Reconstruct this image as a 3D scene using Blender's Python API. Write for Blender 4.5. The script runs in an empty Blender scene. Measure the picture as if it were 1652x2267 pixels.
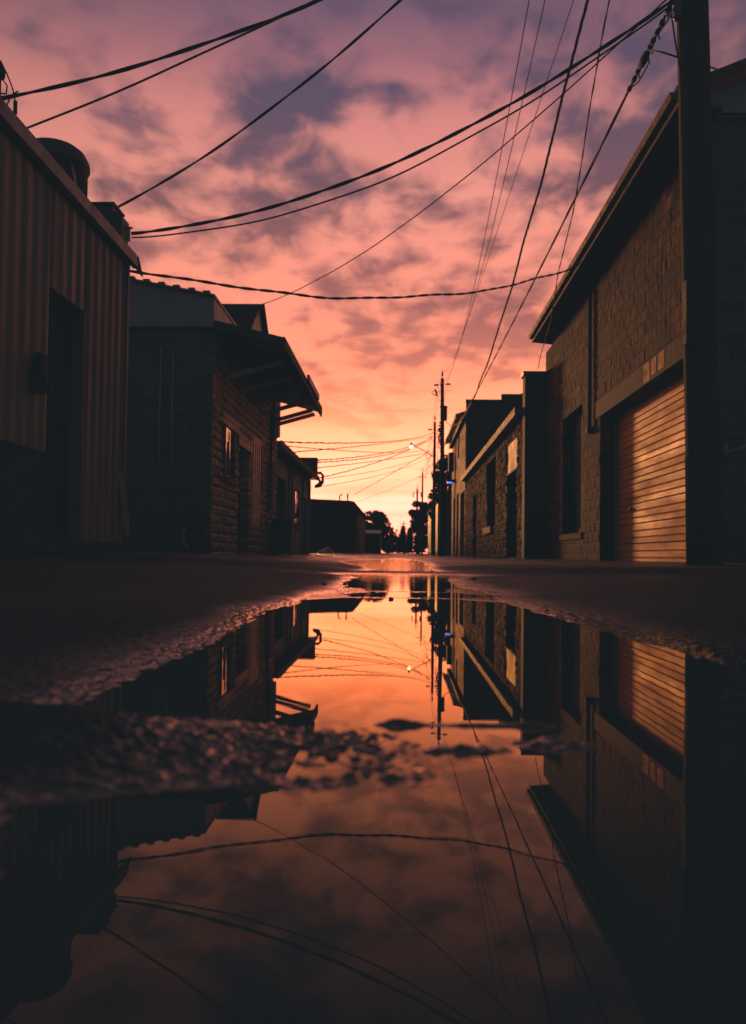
import bpy, math, random
import numpy as np
from mathutils import Vector, Matrix

random.seed(7)
S = bpy.context.scene
COL = S.collection
rad = math.radians

# ------------------------------------------------------------------ camera
CAM_H = 0.12
FPX, PX0, PY0 = 1900.0, 826.0, 1173.0          # focal length and principal point (1652 x 2267 grid)
ROT = Matrix.Rotation(rad(1.87), 3, 'Z') @ Matrix.Rotation(rad(91.7), 3, 'X') @ Matrix.Rotation(0.012, 3, 'Z')
EYE = Vector((0, 0, CAM_H))

cd = bpy.data.cameras.new('camera')
cam = bpy.data.objects.new('camera', cd)
COL.objects.link(cam)
cam.matrix_world = Matrix.Translation(EYE) @ ROT.to_4x4()
cd.sensor_fit = 'AUTO'
cd.sensor_width = 36.0
cd.lens = FPX / 2267.0 * 36.0
cd.shift_y = (PY0 - 1133.5) / 2267.0
cd.clip_start = 0.01
cd.clip_end = 3000
cd.dof.use_dof = True
cd.dof.focus_distance = 3.0
cd.dof.aperture_fstop = 7.0
S.camera = cam


def ray(px, py):
    return ROT @ Vector(((px - PX0) / FPX, -(py - PY0) / FPX, -1.0))


def atX(px, py, X):
    d = ray(px, py)
    return EYE + d * (X / d.x)


def atY(px, py, Y):
    d = ray(px, py)
    return EYE + d * (Y / d.y)


def proj(p):
    v = ROT.transposed() @ (Vector(p) - EYE)
    return PX0 + FPX * v.x / -v.z, PY0 - FPX * v.y / -v.z


# ------------------------------------------------------------------ materials
def nodes(m):
    m.use_nodes = True
    nt = m.node_tree
    b = nt.nodes['Principled BSDF']
    return nt, b


def N(nt, t, **kw):
    n = nt.nodes.new(t)
    for k, v in kw.items():
        if k.startswith('i_'):
            n.inputs[k[2:].replace('_', ' ')].default_value = v
        else:
            setattr(n, k, v)
    return n


def L(nt, a, b):
    nt.links.new(a, b)


def ramp(nt, stops, fac=None):
    r = N(nt, 'ShaderNodeValToRGB')
    e = r.color_ramp.elements
    while len(e) < len(stops):
        e.new(0.5)
    for i, (p, c) in enumerate(stops):
        e[i].position = p
        e[i].color = (c[0], c[1], c[2], 1) if not isinstance(c, (int, float)) else (c, c, c, 1)
    if fac is not None:
        L(nt, fac, r.inputs[0])
    return r


def mat(name, c, rough=0.7, c2=None, scale=4.0, bump=0.0, bscale=40.0, metallic=0.0, stretch=(1, 1, 1), spec=0.5):
    """plain weathered surface: two tones mixed by noise, roughness variation, fine bump"""
    m = bpy.data.materials.new(name)
    nt, b = nodes(m)
    tc = N(nt, 'ShaderNodeTexCoord')
    g = N(nt, 'ShaderNodeNewGeometry')
    mp = N(nt, 'ShaderNodeMapping')
    mp.inputs['Scale'].default_value = stretch
    L(nt, g.outputs['Position'], mp.inputs[0])
    n = N(nt, 'ShaderNodeTexNoise', i_Scale=scale, i_Detail=6.0, i_Roughness=0.65)
    L(nt, mp.outputs[0], n.inputs['Vector'])
    c2 = c2 or tuple(x * 0.55 for x in c)
    r = ramp(nt, [(0.32, c2), (0.68, c)], n.outputs['Fac'])
    L(nt, r.outputs[0], b.inputs['Base Color'])
    rr = ramp(nt, [(0.3, min(1, rough + 0.12)), (0.7, max(0.05, rough - 0.12))], n.outputs['Fac'])
    L(nt, rr.outputs[0], b.inputs['Roughness'])
    b.inputs['Metallic'].default_value = metallic
    b.inputs['Specular IOR Level'].default_value = spec
    if bump:
        n2 = N(nt, 'ShaderNodeTexNoise', i_Scale=bscale, i_Detail=5.0)
        L(nt, mp.outputs[0], n2.inputs['Vector'])
        bp = N(nt, 'ShaderNodeBump', i_Strength=bump, i_Distance=0.02)
        L(nt, n2.outputs['Fac'], bp.inputs['Height'])
        L(nt, bp.outputs[0], b.inputs['Normal'])
    return m


def block(name, axis, c1, c2, mortar, bw=0.4, bh=0.2, rough=0.75, bump=0.6, rock=0.5, stain=0.5, spec=0.22, ms=0.011):
    """masonry: blocks laid along `axis` ('X' or 'Y') and up Z"""
    m = bpy.data.materials.new(name)
    nt, b = nodes(m)
    g = N(nt, 'ShaderNodeNewGeometry')
    sp = N(nt, 'ShaderNodeSeparateXYZ')
    L(nt, g.outputs['Position'], sp.inputs[0])
    cb = N(nt, 'ShaderNodeCombineXYZ')
    L(nt, sp.outputs[axis], cb.inputs[0])
    L(nt, sp.outputs['Z'], cb.inputs[1])
    # slight waviness of the courses
    nw = N(nt, 'ShaderNodeTexNoise', i_Scale=3.0, i_Detail=2.0)
    L(nt, g.outputs['Position'], nw.inputs['Vector'])
    mixv = N(nt, 'ShaderNodeVectorMath', operation='MULTIPLY_ADD')
    L(nt, nw.outputs['Color'], mixv.inputs[0])
    mixv.inputs[1].default_value = (0.012, 0.008, 0)
    L(nt, cb.outputs[0], mixv.inputs[2])
    br = N(nt, 'ShaderNodeTexBrick', i_Scale=1.0)
    br.inputs['Brick Width'].default_value = bw
    br.inputs['Row Height'].default_value = bh
    br.inputs['Mortar Size'].default_value = ms
    br.inputs['Mortar Smooth'].default_value = 0.3
    br.inputs['Bias'].default_value = 0.0
    br.inputs['Color1'].default_value = (*c1, 1)
    br.inputs['Color2'].default_value = (*c2, 1)
    br.inputs['Mortar'].default_value = (*mortar, 1)
    L(nt, mixv.outputs[0], br.inputs['Vector'])
    ns = N(nt, 'ShaderNodeTexNoise', i_Scale=1.3, i_Detail=8.0, i_Roughness=0.7)
    mp = N(nt, 'ShaderNodeMapping')
    mp.inputs['Scale'].default_value = (1.6, 1.6, 0.7)
    L(nt, g.outputs['Position'], mp.inputs[0])
    L(nt, mp.outputs[0], ns.inputs['Vector'])
    st = ramp(nt, [(0.35, 1 - stain), (0.62, 1.0)], ns.outputs['Fac'])
    mul = N(nt, 'ShaderNodeMixRGB', blend_type='MULTIPLY')
    mul.inputs[0].default_value = 1.0
    L(nt, br.outputs['Color'], mul.inputs[1])
    L(nt, st.outputs[0], mul.inputs[2])
    # grime: vertical run-off streaks and blotches; also darker towards the foot
    mp2 = N(nt, 'ShaderNodeMapping')
    mp2.inputs['Scale'].default_value = (5.0, 5.0, 0.9)
    L(nt, g.outputs['Position'], mp2.inputs[0])
    n4 = N(nt, 'ShaderNodeTexNoise', i_Scale=1.4, i_Detail=7.0, i_Roughness=0.75)
    L(nt, mp2.outputs[0], n4.inputs['Vector'])
    s4 = ramp(nt, [(0.38, 1 - stain * 0.75), (0.60, 1.0)], n4.outputs['Fac'])
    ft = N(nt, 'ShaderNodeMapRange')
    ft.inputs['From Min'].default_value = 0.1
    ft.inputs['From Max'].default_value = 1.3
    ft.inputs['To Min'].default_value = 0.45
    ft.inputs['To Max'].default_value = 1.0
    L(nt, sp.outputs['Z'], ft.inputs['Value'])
    m4 = N(nt, 'ShaderNodeMixRGB', blend_type='MULTIPLY')
    m4.inputs[0].default_value = 1.0
    L(nt, mul.outputs[0], m4.inputs[1])
    L(nt, s4.outputs[0], m4.inputs[2])
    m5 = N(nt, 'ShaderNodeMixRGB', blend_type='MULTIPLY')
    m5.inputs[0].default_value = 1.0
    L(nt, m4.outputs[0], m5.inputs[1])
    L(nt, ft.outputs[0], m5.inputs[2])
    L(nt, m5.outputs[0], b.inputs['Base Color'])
    b.inputs['Roughness'].default_value = rough
    b.inputs['Specular IOR Level'].default_value = spec
    nf = N(nt, 'ShaderNodeTexNoise', i_Scale=14.0, i_Detail=6.0, i_Roughness=0.7)
    L(nt, g.outputs['Position'], nf.inputs['Vector'])
    h = N(nt, 'ShaderNodeMath', operation='MULTIPLY_ADD')
    L(nt, nf.outputs['Fac'], h.inputs[0])
    h.inputs[1].default_value = rock
    inv = N(nt, 'ShaderNodeMath', operation='SUBTRACT')
    inv.inputs[0].default_value = 1.0
    L(nt, br.outputs['Fac'], inv.inputs[1])
    L(nt, inv.outputs[0], h.inputs[2])
    bp = N(nt, 'ShaderNodeBump', i_Strength=bump, i_Distance=0.03)
    L(nt, h.outputs[0], bp.inputs['Height'])
    L(nt, bp.outputs[0], b.inputs['Normal'])
    return m


def emit(name, c, s):
    m = bpy.data.materials.new(name)
    nt, b = nodes(m)
    b.inputs['Base Color'].default_value = (*c, 1)
    b.inputs['Emission Color'].default_value = (*c, 1)
    b.inputs['Emission Strength'].default_value = s
    return m


def glassy(name, c=(0.01, 0.012, 0.014), rough=0.04):
    m = bpy.data.materials.new(name)
    nt, b = nodes(m)
    b.inputs['Base Color'].default_value = (*c, 1)
    b.inputs['Roughness'].default_value = rough
    b.inputs['Specular IOR Level'].default_value = 0.45
    g = N(nt, 'ShaderNodeNewGeometry')
    n = N(nt, 'ShaderNodeTexNoise', i_Scale=2.5, i_Detail=2.0)
    L(nt, g.outputs['Position'], n.inputs['Vector'])
    bp = N(nt, 'ShaderNodeBump', i_Strength=0.10, i_Distance=0.05)
    L(nt, n.outputs['Fac'], bp.inputs['Height'])
    L(nt, bp.outputs[0], b.inputs['Normal'])
    return m


M = {}
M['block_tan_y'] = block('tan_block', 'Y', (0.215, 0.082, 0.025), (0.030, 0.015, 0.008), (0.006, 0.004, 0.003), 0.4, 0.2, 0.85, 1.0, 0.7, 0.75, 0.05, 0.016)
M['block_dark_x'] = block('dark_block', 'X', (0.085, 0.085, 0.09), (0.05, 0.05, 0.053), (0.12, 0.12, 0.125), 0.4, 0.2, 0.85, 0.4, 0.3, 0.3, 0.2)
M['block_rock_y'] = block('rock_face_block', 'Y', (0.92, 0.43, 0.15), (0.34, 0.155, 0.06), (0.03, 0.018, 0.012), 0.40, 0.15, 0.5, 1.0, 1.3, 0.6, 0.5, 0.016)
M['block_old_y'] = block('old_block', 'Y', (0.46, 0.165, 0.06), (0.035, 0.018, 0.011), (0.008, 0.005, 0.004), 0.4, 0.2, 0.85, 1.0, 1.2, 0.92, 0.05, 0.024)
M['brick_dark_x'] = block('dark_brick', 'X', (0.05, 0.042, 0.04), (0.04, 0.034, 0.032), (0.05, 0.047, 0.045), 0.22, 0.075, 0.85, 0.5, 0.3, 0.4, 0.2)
M['soldier'] = block('soldier_course', 'Y', (0.10, 0.042, 0.015), (0.028, 0.013, 0.007), (0.005, 0.004, 0.003), 0.2, 3.0, 0.8, 0.8, 0.4, 0.7, 0.05, 0.022)
M['plaster'] = mat('plaster', (0.24, 0.12, 0.05), 0.85, (0.12, 0.06, 0.027), 2.0, 0.25, 30, spec=0.2)
M['plaster_grey'] = mat('grey_plaster', (0.16, 0.14, 0.14), 0.7, (0.10, 0.09, 0.09), 2.5, 0.2, 30)
M['metal_brown'] = mat('painted_steel', (0.115, 0.08, 0.066), 0.6, (0.06, 0.043, 0.037), 1.5, 0.08, 25, 0.0, (3, 3, 0.4))
M['metal_grey'] = mat('grey_steel', (0.20, 0.185, 0.20), 0.6, (0.15, 0.14, 0.15), 3.0, 0.1, 30)
M['flashing'] = mat('flashing', (0.14, 0.12, 0.13), 0.5, (0.07, 0.06, 0.065), 6.0, 0.2, 40, 0.0)
M['flash_pale'] = mat('pale_flashing', (0.14, 0.085, 0.06), 0.75, (0.05, 0.032, 0.025), 5.0, 0.3, 20, spec=0.12)
M['siding_pale'] = mat('pale_siding', (0.42, 0.36, 0.34), 0.6, (0.26, 0.21, 0.2), 6.0, 0.2, 20)
M['black'] = mat('dark_paint', (0.022, 0.023, 0.025), 0.8, (0.014, 0.014, 0.015), 4.0, 0.1, 30, spec=0.12)
M['door_dark'] = mat('dark_door', (0.03, 0.027, 0.026), 0.75, (0.018, 0.016, 0.016), 3.0, 0.1, 20, spec=0.1)
M['door_grey'] = mat('grey_door', (0.08, 0.074, 0.075), 0.75, (0.045, 0.042, 0.043), 3.0, 0.1, 20, spec=0.12)
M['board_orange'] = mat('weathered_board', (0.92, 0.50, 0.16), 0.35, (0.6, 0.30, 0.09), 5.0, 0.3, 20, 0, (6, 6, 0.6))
M['bare'] = mat('bare_masonry', (0.55, 0.27, 0.09), 0.8, (0.24, 0.115, 0.04), 9.0, 0.3, 30, spec=0.1)
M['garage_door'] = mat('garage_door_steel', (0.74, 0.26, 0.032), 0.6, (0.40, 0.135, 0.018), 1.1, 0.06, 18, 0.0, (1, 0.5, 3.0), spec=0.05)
M['soffit'] = mat('soffit', (0.05, 0.042, 0.045), 0.8, None, 4.0, 0.1)
M['wood_dark'] = mat('dark_timber', (0.045, 0.035, 0.03), 0.85, (0.022, 0.018, 0.016), 3.0, 0.5, 12, 0, (8, 8, 0.5))
M['wood_brace'] = mat('grey_timber', (0.6, 0.52, 0.55), 0.8, (0.3, 0.26, 0.28), 4.0, 0.3, 15)
M['wood_canopy'] = mat('canopy_timber', (0.30, 0.26, 0.28), 0.8, (0.10, 0.088, 0.10), 3.0, 0.4, 15)
M['pole'] = mat('pole_timber', (0.045, 0.041, 0.04), 0.9, (0.012, 0.011, 0.011), 5.0, 1.0, 14, 0, (10, 10, 0.5), 0.2)
M['shingle'] = block('shingle', 'X', (0.028, 0.026, 0.03), (0.018, 0.017, 0.02), (0.012, 0.012, 0.012), 0.3, 0.14, 0.9, 0.5, 0.3, 0.2, 0.15)
M['cable'] = mat('cable_sheath', (0.008, 0.008, 0.009), 0.8, None, 10, spec=0.15)
M['cable_bright'] = mat('messenger_cable', (0.007, 0.006, 0.006), 0.85, None, 10, spec=0.08)
M['insul'] = mat('insulator', (0.03, 0.025, 0.025), 0.4, None, 10)
M['transformer'] = mat('transformer_can', (0.045, 0.042, 0.045), 0.6, None, 6)
M['glass'] = glassy('window_glass')
M['tank'] = mat('roof_vent_metal', (0.022, 0.021, 0.026), 0.7, (0.014, 0.014, 0.017), 6, 0.2, 30)
M['label'] = mat('torn_label', (0.6, 0.42, 0.30), 0.7, None, 12)
M['ac'] = mat('roof_unit_metal', (0.045, 0.04, 0.055), 0.6, (0.025, 0.023, 0.03), 8, 0.2, 30)
M['pale_wall'] = mat('pale_boards', (0.40, 0.26, 0.15), 0.7, (0.26, 0.17, 0.10), 1.0, 0.1, 10)
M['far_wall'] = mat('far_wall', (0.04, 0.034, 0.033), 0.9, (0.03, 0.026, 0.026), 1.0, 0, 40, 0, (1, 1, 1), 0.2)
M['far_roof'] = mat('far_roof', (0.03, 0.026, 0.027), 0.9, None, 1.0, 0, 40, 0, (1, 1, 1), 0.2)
M['pink_fascia'] = mat('painted_fascia', (0.62, 0.42, 0.38), 0.6, (0.5, 0.33, 0.3), 2.0)
M['bark'] = mat('bark', (0.03, 0.024, 0.02), 0.9, None, 6, 0.4, 20)
M['leaf'] = mat('leaves', (0.035, 0.045, 0.022), 0.7, (0.02, 0.026, 0.014), 1.2)
M['conifer'] = mat('needles', (0.026, 0.034, 0.022), 0.8, (0.016, 0.02, 0.014), 1.2)
M['weed'] = mat('dry_weeds', (0.16, 0.12, 0.07), 0.8, None, 20)
M['tarp'] = mat('tarp', (0.09, 0.085, 0.13), 0.5, (0.05, 0.05, 0.08), 4, 0.3, 6)
M['bin'] = mat('bin_plastic', (0.02, 0.02, 0.022), 0.5, None, 6)
M['pipe_pale'] = mat('pale_pipe', (0.15, 0.14, 0.155), 0.5, None, 12)
M['stone'] = mat('wet_stone', (0.05, 0.042, 0.038), 0.4, None, 60, 0.3, 120)
M['lamp'] = emit('lamp_glow', (1.0, 0.80, 0.50), 5.0)
M['blue'] = emit('blue_light', (0.08, 0.12, 1.0), 3.0)
M['curtain'] = mat('window_blind', (0.30, 0.22, 0.15), 0.8, None, 6)

# ------------------------------------------------------------------ mesh builder
class MB:
    def __init__(s):
        s.v, s.f, s.sm = [], [], []

    def add(s, vs, fs, smooth=False):
        o = len(s.v)
        s.v += [tuple(v) for v in vs]
        s.f += [tuple(i + o for i in f) for f in fs]
        s.sm += [smooth] * len(fs)
        return s

    def box(s, x0, x1, y0, y1, z0, z1):
        vs = [(x, y, z) for z in (z0, z1) for y in (y0, y1) for x in (x0, x1)]
        return s.add(vs, [(0, 2, 3, 1), (4, 5, 7, 6), (0, 1, 5, 4), (2, 6, 7, 3), (0, 4, 6, 2), (1, 3, 7, 5)])

    def quad(s, *p):
        return s.add(p, [tuple(range(len(p)))])

    def prism(s, poly, d):
        """polygon extruded by the vector d"""
        n = len(poly)
        a = [Vector(p) for p in poly]
        b = [p + Vector(d) for p in a]
        fs = [tuple(range(n)), tuple(range(2 * n - 1, n - 1, -1))]
        fs += [(i, i + n, (i + 1) % n + n, (i + 1) % n) for i in range(n)]
        return s.add(a + b, fs)

    def bar(s, p, q, w, h):
        """rectangular beam from p to q"""
        p, q = Vector(p), Vector(q)
        t = (q - p).normalized()
        u = t.cross(Vector((0, 0, 1)))
        u = u.normalized() if u.length > 1e-4 else Vector((1, 0, 0))
        v = u.cross(t)
        c = [u * a * w / 2 + v * b * h / 2 for a, b in ((-1, -1), (1, -1), (1, 1), (-1, 1))]
        return s.prism([p + k for k in c], q - p)

    def tube(s, pts, r, n=6, r1=None, cap=True):
        pts = [Vector(p) for p in pts]
        k = len(pts)
        vs, fs = [], []
        u = None
        for i, p in enumerate(pts):
            t = (pts[min(i + 1, k - 1)] - pts[max(i - 1, 0)]).normalized()
            if u is None:
                u = t.cross(Vector((0, 0, 1)))
                if u.length < 1e-3:
                    u = t.cross(Vector((1, 0, 0)))
            u = (u - t * u.dot(t)).normalized()
            w = t.cross(u)
            rr = (r[i] if isinstance(r, (list, tuple)) else (r if r1 is None else r + (r1 - r) * i / (k - 1)))
            for j in range(n):
                a = 2 * math.pi * j / n
                vs.append(p + (u * math.cos(a) + w * math.sin(a)) * rr)
        for i in range(k - 1):
            for j in range(n):
                j2 = (j + 1) % n
                fs.append((i * n + j, i * n + j2, (i + 1) * n + j2, (i + 1) * n + j))
        if cap:
            fs.append(tuple(range(n - 1, -1, -1)))
            fs.append(tuple((k - 1) * n + j for j in range(n)))
        return s.add(vs, fs, True)

    def lathe(s, c, prof, n=20):
        c = Vector(c)
        vs, fs = [], []
        for r, z in prof:
            for j in range(n):
                a = 2 * math.pi * j / n
                vs.append(c + Vector((r * math.cos(a), r * math.sin(a), z)))
        for i in range(len(prof) - 1):
            for j in range(n):
                j2 = (j + 1) % n
                fs.append((i * n + j, i * n + j2, (i + 1) * n + j2, (i + 1) * n + j))
        fs.append(tuple(range(n - 1, -1, -1)))
        fs.append(tuple((len(prof) - 1) * n + j for j in range(n)))
        return s.add(vs, fs, True)

    def wallX(s, X, y0, y1, z0, z1, holes=(), depth=0.15, sign=1, top=None):
        """wall in the plane X with rectangular holes (y0,y1,z0,z1) and reveals going back by depth;
        sign=+1 when the visible side faces +X"""
        ys = sorted({y0, y1} | {h[i] for h in holes for i in (0, 1)})
        zs = sorted({z0, z1} | {h[i] for h in holes for i in (2, 3)})
        for a, b in zip(ys, ys[1:]):
            for c, d in zip(zs, zs[1:]):
                my, mz = (a + b) / 2, (c + d) / 2
                if any(h[0] < my < h[1] and h[2] < mz < h[3] for h in holes):
                    continue
                s.quad((X, a, c), (X, b, c), (X, b, d), (X, a, d))
        Xb = X - sign * depth
        for h in holes:
            a, b, c, d = h[:4]
            s.quad((X, a, c), (Xb, a, c), (Xb, a, d), (X, a, d))
            s.quad((X, b, c), (Xb, b, c), (Xb, b, d), (X, b, d))
            s.quad((X, a, d), (X, b, d), (Xb, b, d), (Xb, a, d))
            s.quad((X, a, c), (X, b, c), (Xb, b, c), (Xb, a, c))
        return s

    def build(s, name, m, parent=None, bevel=0.0):
        me = bpy.data.meshes.new(name)
        me.from_pydata(s.v, [], s.f)
        me.polygons.foreach_set('use_smooth', s.sm)
        me.validate()
        me.update()
        me.materials.append(m)
        o = bpy.data.objects.new(name, me)
        COL.objects.link(o)
        if parent is not None:
            o.parent = parent
            loc = Vector((0, 0, 0))
            q = parent
            while q is not None:
                loc += q.location
                q = q.parent
            me.transform(Matrix.Translation(-loc))
        if bevel:
            bv = o.modifiers.new('bevel', 'BEVEL')
            bv.width = bevel
            bv.segments = 2
            bv.limit_method = 'ANGLE'
        return o


def tag(o, label=None, cat=None, group=None, kind=None):
    if label: o['label'] = label
    if cat: o['category'] = cat
    if group: o['group'] = group
    if kind: o['kind'] = kind
    return o


def thing(name, label, cat, loc=(0, 0, 0), group=None):
    o = bpy.data.objects.new(name, None)
    COL.objects.link(o)
    o.location = loc
    o.empty_display_size = 0.2
    return tag(o, label, cat, group)


# ------------------------------------------------------------------ numpy noise
def _h(ix, iy, seed):
    n = (ix.astype(np.int64) * 374761393 + iy.astype(np.int64) * 668265263 + seed * 974634777) & 0xffffffff
    n = ((n ^ (n >> 13)) * 1274126177) & 0xffffffff
    n = n ^ (n >> 16)
    return (n & 0xffffff) / float(0xffffff)


def vnoise(x, y, seed=0):
    x0, y0 = np.floor(x), np.floor(y)
    fx, fy = x - x0, y - y0
    fx, fy = fx * fx * (3 - 2 * fx), fy * fy * (3 - 2 * fy)
    a, b = _h(x0, y0, seed), _h(x0 + 1, y0, seed)
    c, d = _h(x0, y0 + 1, seed), _h(x0 + 1, y0 + 1, seed)
    return (a * (1 - fx) + b * fx) * (1 - fy) + (c * (1 - fx) + d * fx) * fy - 0.5


def fbm(x, y, seed=0, o=4):
    t, a = 0, 1.0
    for i in range(o):
        t = t + a * vnoise(x * 2 ** i, y * 2 ** i, seed + i)
        a *= 0.5
    return t


def pebbles(x, y, cell, seed):
    """domed stones, one per cell"""
    gx, gy = np.floor(x / cell), np.floor(y / cell)
    out = np.zeros_like(x)
    for dx in (-1, 0, 1):
        for dy in (-1, 0, 1):
            ix, iy = gx + dx, gy + dy
            cx = (ix + 0.15 + 0.7 * _h(ix, iy, seed)) * cell
            cy = (iy + 0.15 + 0.7 * _h(ix, iy, seed + 1)) * cell
            r = cell * (0.25 + 0.5 * _h(ix, iy, seed + 2) ** 1.5)
            hh = (0.5 + 0.5 * _h(ix, iy, seed + 3))
            d2 = ((x - cx) ** 2 + (y - cy) ** 2) / (r * r)
            out = np.maximum(out, np.sqrt(np.maximum(0, 1 - d2)) * r * hh)
    return out


def sstep(a, b, x):
    t = np.clip((x - a) / (b - a), 0, 1)
    return t * t * (3 - 2 * t)


# shoreline of the long puddle: Y, left X, right X
SH = np.array([[-6, -0.4, 1.5], [0.0, -0.14, 0.8], [0.30, -0.135, 0.7], [0.40, -0.17, 0.55], [0.46, -0.10, 0.42], [0.58, -0.14, 0.40], [0.64, -0.25, 0.40],
               [0.95, -0.255, 0.37], [1.19, -0.255, 0.345], [1.8, -0.27, 0.30], [2.3, -0.235, 0.25], [3.3, -0.19, 0.235],
               [4.5, -0.22, 0.22], [5.6, -0.40, 0.40], [6.6, -0.22, 0.25], [8.5, -0.34, 0.26], [12, -0.75, 0.40],
               [17, -1.1, 0.40], [24, -0.9, 0.35], [30, -0.4, 0.1], [36, -0.05, -0.05], [900, -0.05, -0.05]])


def ground_z(x, y):
    lb = np.interp(y, SH[:, 0], SH[:, 1])
    rb = np.interp(y, SH[:, 0], SH[:, 2])
    s = np.maximum(lb - x, x - rb)
    wob = 0.06 * vnoise(x * 5, y * 3, 3) + 0.03 * vnoise(x * 17, y * 11, 4)
    near = np.clip(y / 2.5, 0.25, 1)
    s = s + wob * near
    out = np.maximum(s, 0)
    bank = 0.012 * (1 - np.exp(-out / 0.12)) + np.where(x < 0, 0.045, 0.022) * np.minimum(out, 3.2)
    dip = -0.10 * np.minimum(-np.minimum(s, 0), 0.10)
    shal = sstep(1.9, 2.6, y) * (1 - sstep(4.8, 5.2, y))
    z = bank + dip * (1 - 0.72 * shal)
    # cross ridges of old paving, just breaking the water
    far = sstep(1.7, 2.6, y) * (1 - sstep(10, 14, y))
    z += far * 0.0110 * np.where(s < 0, 1, 0.4) * np.maximum(0, vnoise(x * 1.1 + 5, y * 4.2, 11) + 0.17)
    fy = sstep(8, 11, y) * (1 - sstep(30, 40, y))
    z += fy * 0.011 * np.maximum(0, vnoise(x * 0.7 + 2, y * 0.9, 12) + 0.05)
    # patch edge across the lane
    e = (y - 5.7 - 0.10 * vnoise(x * 0.8, x * 0, 21)) / 0.17
    rg = (0.019 + 0.008 * vnoise(x * 1.7, x * 0, 22)) * np.exp(-e * e)
    z = np.where(s > 0, z + rg, np.maximum(z, rg)) + 0
    e2 = (y - 5.15) / 0.25
    z -= 0.012 * np.exp(-e2 * e2)
    # gravel bar in the near water
    bar = sstep(0.41, 0.455, y) * (1 - sstep(0.56, 0.66, y))
    bar = bar * (1 - sstep(-0.02, 0.10, x + 0.05 * vnoise(y * 30, x * 20, 8)))
    tgt = 0.0002 + 0.0022 * (1 - sstep(-0.15, 0.03, x)) + 0.012 * (1 - sstep(-0.26, -0.10, x)) - 0.006 * sstep(0.0, 0.09, x) + 0.0055 * vnoise(x * 18, y * 40, 14) + 0.002 * vnoise(x * 60, y * 90, 15)
    z = z * (1 - bar) + np.maximum(z, tgt) * bar
    for cx, cy, w, hgt in ((0.043, 0.535, 0.020, 0.0040), (0.10, 0.555, 0.024, 0.0046)):
        z += (hgt + 0.009 * vnoise(x * 150, y * 150, 71) + 0.006 * vnoise(x * 70, y * 70, 72)) * np.exp(-((x - cx) / w) ** 2 - ((y - cy) / (w * 0.7)) ** 2)
    rl = 0.612 + 0.008 * vnoise(x * 12, x * 0, 5)
    z += (0.0040 + 0.006 * vnoise(x * 40, x * 0, 73)) * np.exp(-((y - rl) / 0.006) ** 2) * sstep(-0.06, 0.0, x) * (1 - sstep(0.09, 0.14, x))
    # roughness of the asphalt
    wet = sstep(-0.02, 0.02, s) * 0.6 + 0.4
    amp = np.where(y < 2.2, 0.85, 0.65) * np.maximum(wet, bar * 1.25)
    fade = 1 - sstep(6, 14, np.abs(y)) * 0.8
    z += amp * fade * (0.46 * (1 - bar) * pebbles(x, y, 0.0085, 31) + bar * 1.15 * pebbles(x, y, 0.0068, 33) + 0.26 * pebbles(x + 3.3, y, 0.019, 41) * np.clip(0.35 + 1.4 * vnoise(x * 6, y * 6, 6), 0, 1)) - 0.002
    z += 0.003 * fbm(x * 2.2, y * 2.2, 51, 4) * sstep(-0.05, 0.1, s)
    z += 0.02 * fbm(x * 0.45, y * 0.3, 61, 3) * sstep(0.0, 0.5, s) * sstep(2, 6, y)
    z += 0.0032 * np.maximum(0, y - 34)
    return z


def relief_wall(mb, X, y0, y1, z0, z1, holes, depth, sign, bw, bh, step, pillow, rough, wild, seed):
    """masonry wall with real relief: pillowed blocks, recessed joints, chipped faces; reveals as in wallX"""
    ys = np.unique(np.round(np.concatenate([np.arange(y0, y1, step), [y1]] + [[h[0], h[1]] for h in holes]), 4))
    zs = np.unique(np.round(np.concatenate([np.arange(z0, z1, step * 0.75), [z1]] + [[h[2], h[3]] for h in holes]), 4))
    Y, Z = np.meshgrid(ys, zs)
    row = np.floor(Z / bh)
    yo = Y + (row % 2) * bw * 0.5 + 0.02 * vnoise(Y * 2, Z * 2, seed + 9)
    colm = np.floor(yo / bw)
    dj = np.minimum(np.minimum(yo - colm * bw, (colm + 1) * bw - yo), np.minimum(Z - row * bh, (row + 1) * bh - Z))
    prof = sstep(0.0, 0.035, dj)
    d = prof * (pillow * (0.6 + 0.8 * _h(colm, row, seed)) + wild * (_h(colm, row, seed + 1) - 0.5))
    d = d + rough * fbm(Y * 9, Z * 9, seed + 2, 4) * (0.3 + 0.7 * prof) + 0.5 * rough * fbm(Y * 1.5, Z * 1.5, seed + 5, 2)
    k = np.minimum.reduce([np.minimum(np.abs(Y - y0), np.abs(Y - y1)) * 20] +
                          [np.maximum(np.maximum(h[0] - Y, Y - h[1]), np.maximum(h[2] - Z, Z - h[3])) * 22 for h in holes])
    d = np.maximum(d, -0.004) * np.clip(k, 0, 1)
    o = len(mb.v)
    mb.v += list(zip((X + sign * d).ravel().tolist(), Y.ravel().tolist(), Z.ravel().tolist()))
    n = len(ys)
    for j in range(len(zs) - 1):
        mz = (zs[j] + zs[j + 1]) / 2
        hs = [h for h in holes if h[2] < mz < h[3]]
        for i in range(n - 1):
            my = (ys[i] + ys[i + 1]) / 2
            if any(h[0] < my < h[1] for h in hs): continue
            a = o + j * n + i
            mb.f.append((a, a + 1, a + 1 + n, a + n))
            mb.sm.append(False)
    Xb = X - sign * depth
    for h in holes:
        a, b, c, e = h[:4]
        mb.quad((X, a, c), (Xb, a, c), (Xb, a, e), (X, a, e))
        mb.quad((X, b, c), (Xb, b, c), (Xb, b, e), (X, b, e))
        mb.quad((X, a, e), (X, b, e), (Xb, b, e), (Xb, a, e))
        mb.quad((X, a, c), (X, b, c), (Xb, b, c), (Xb, a, c))
    return mb


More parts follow.
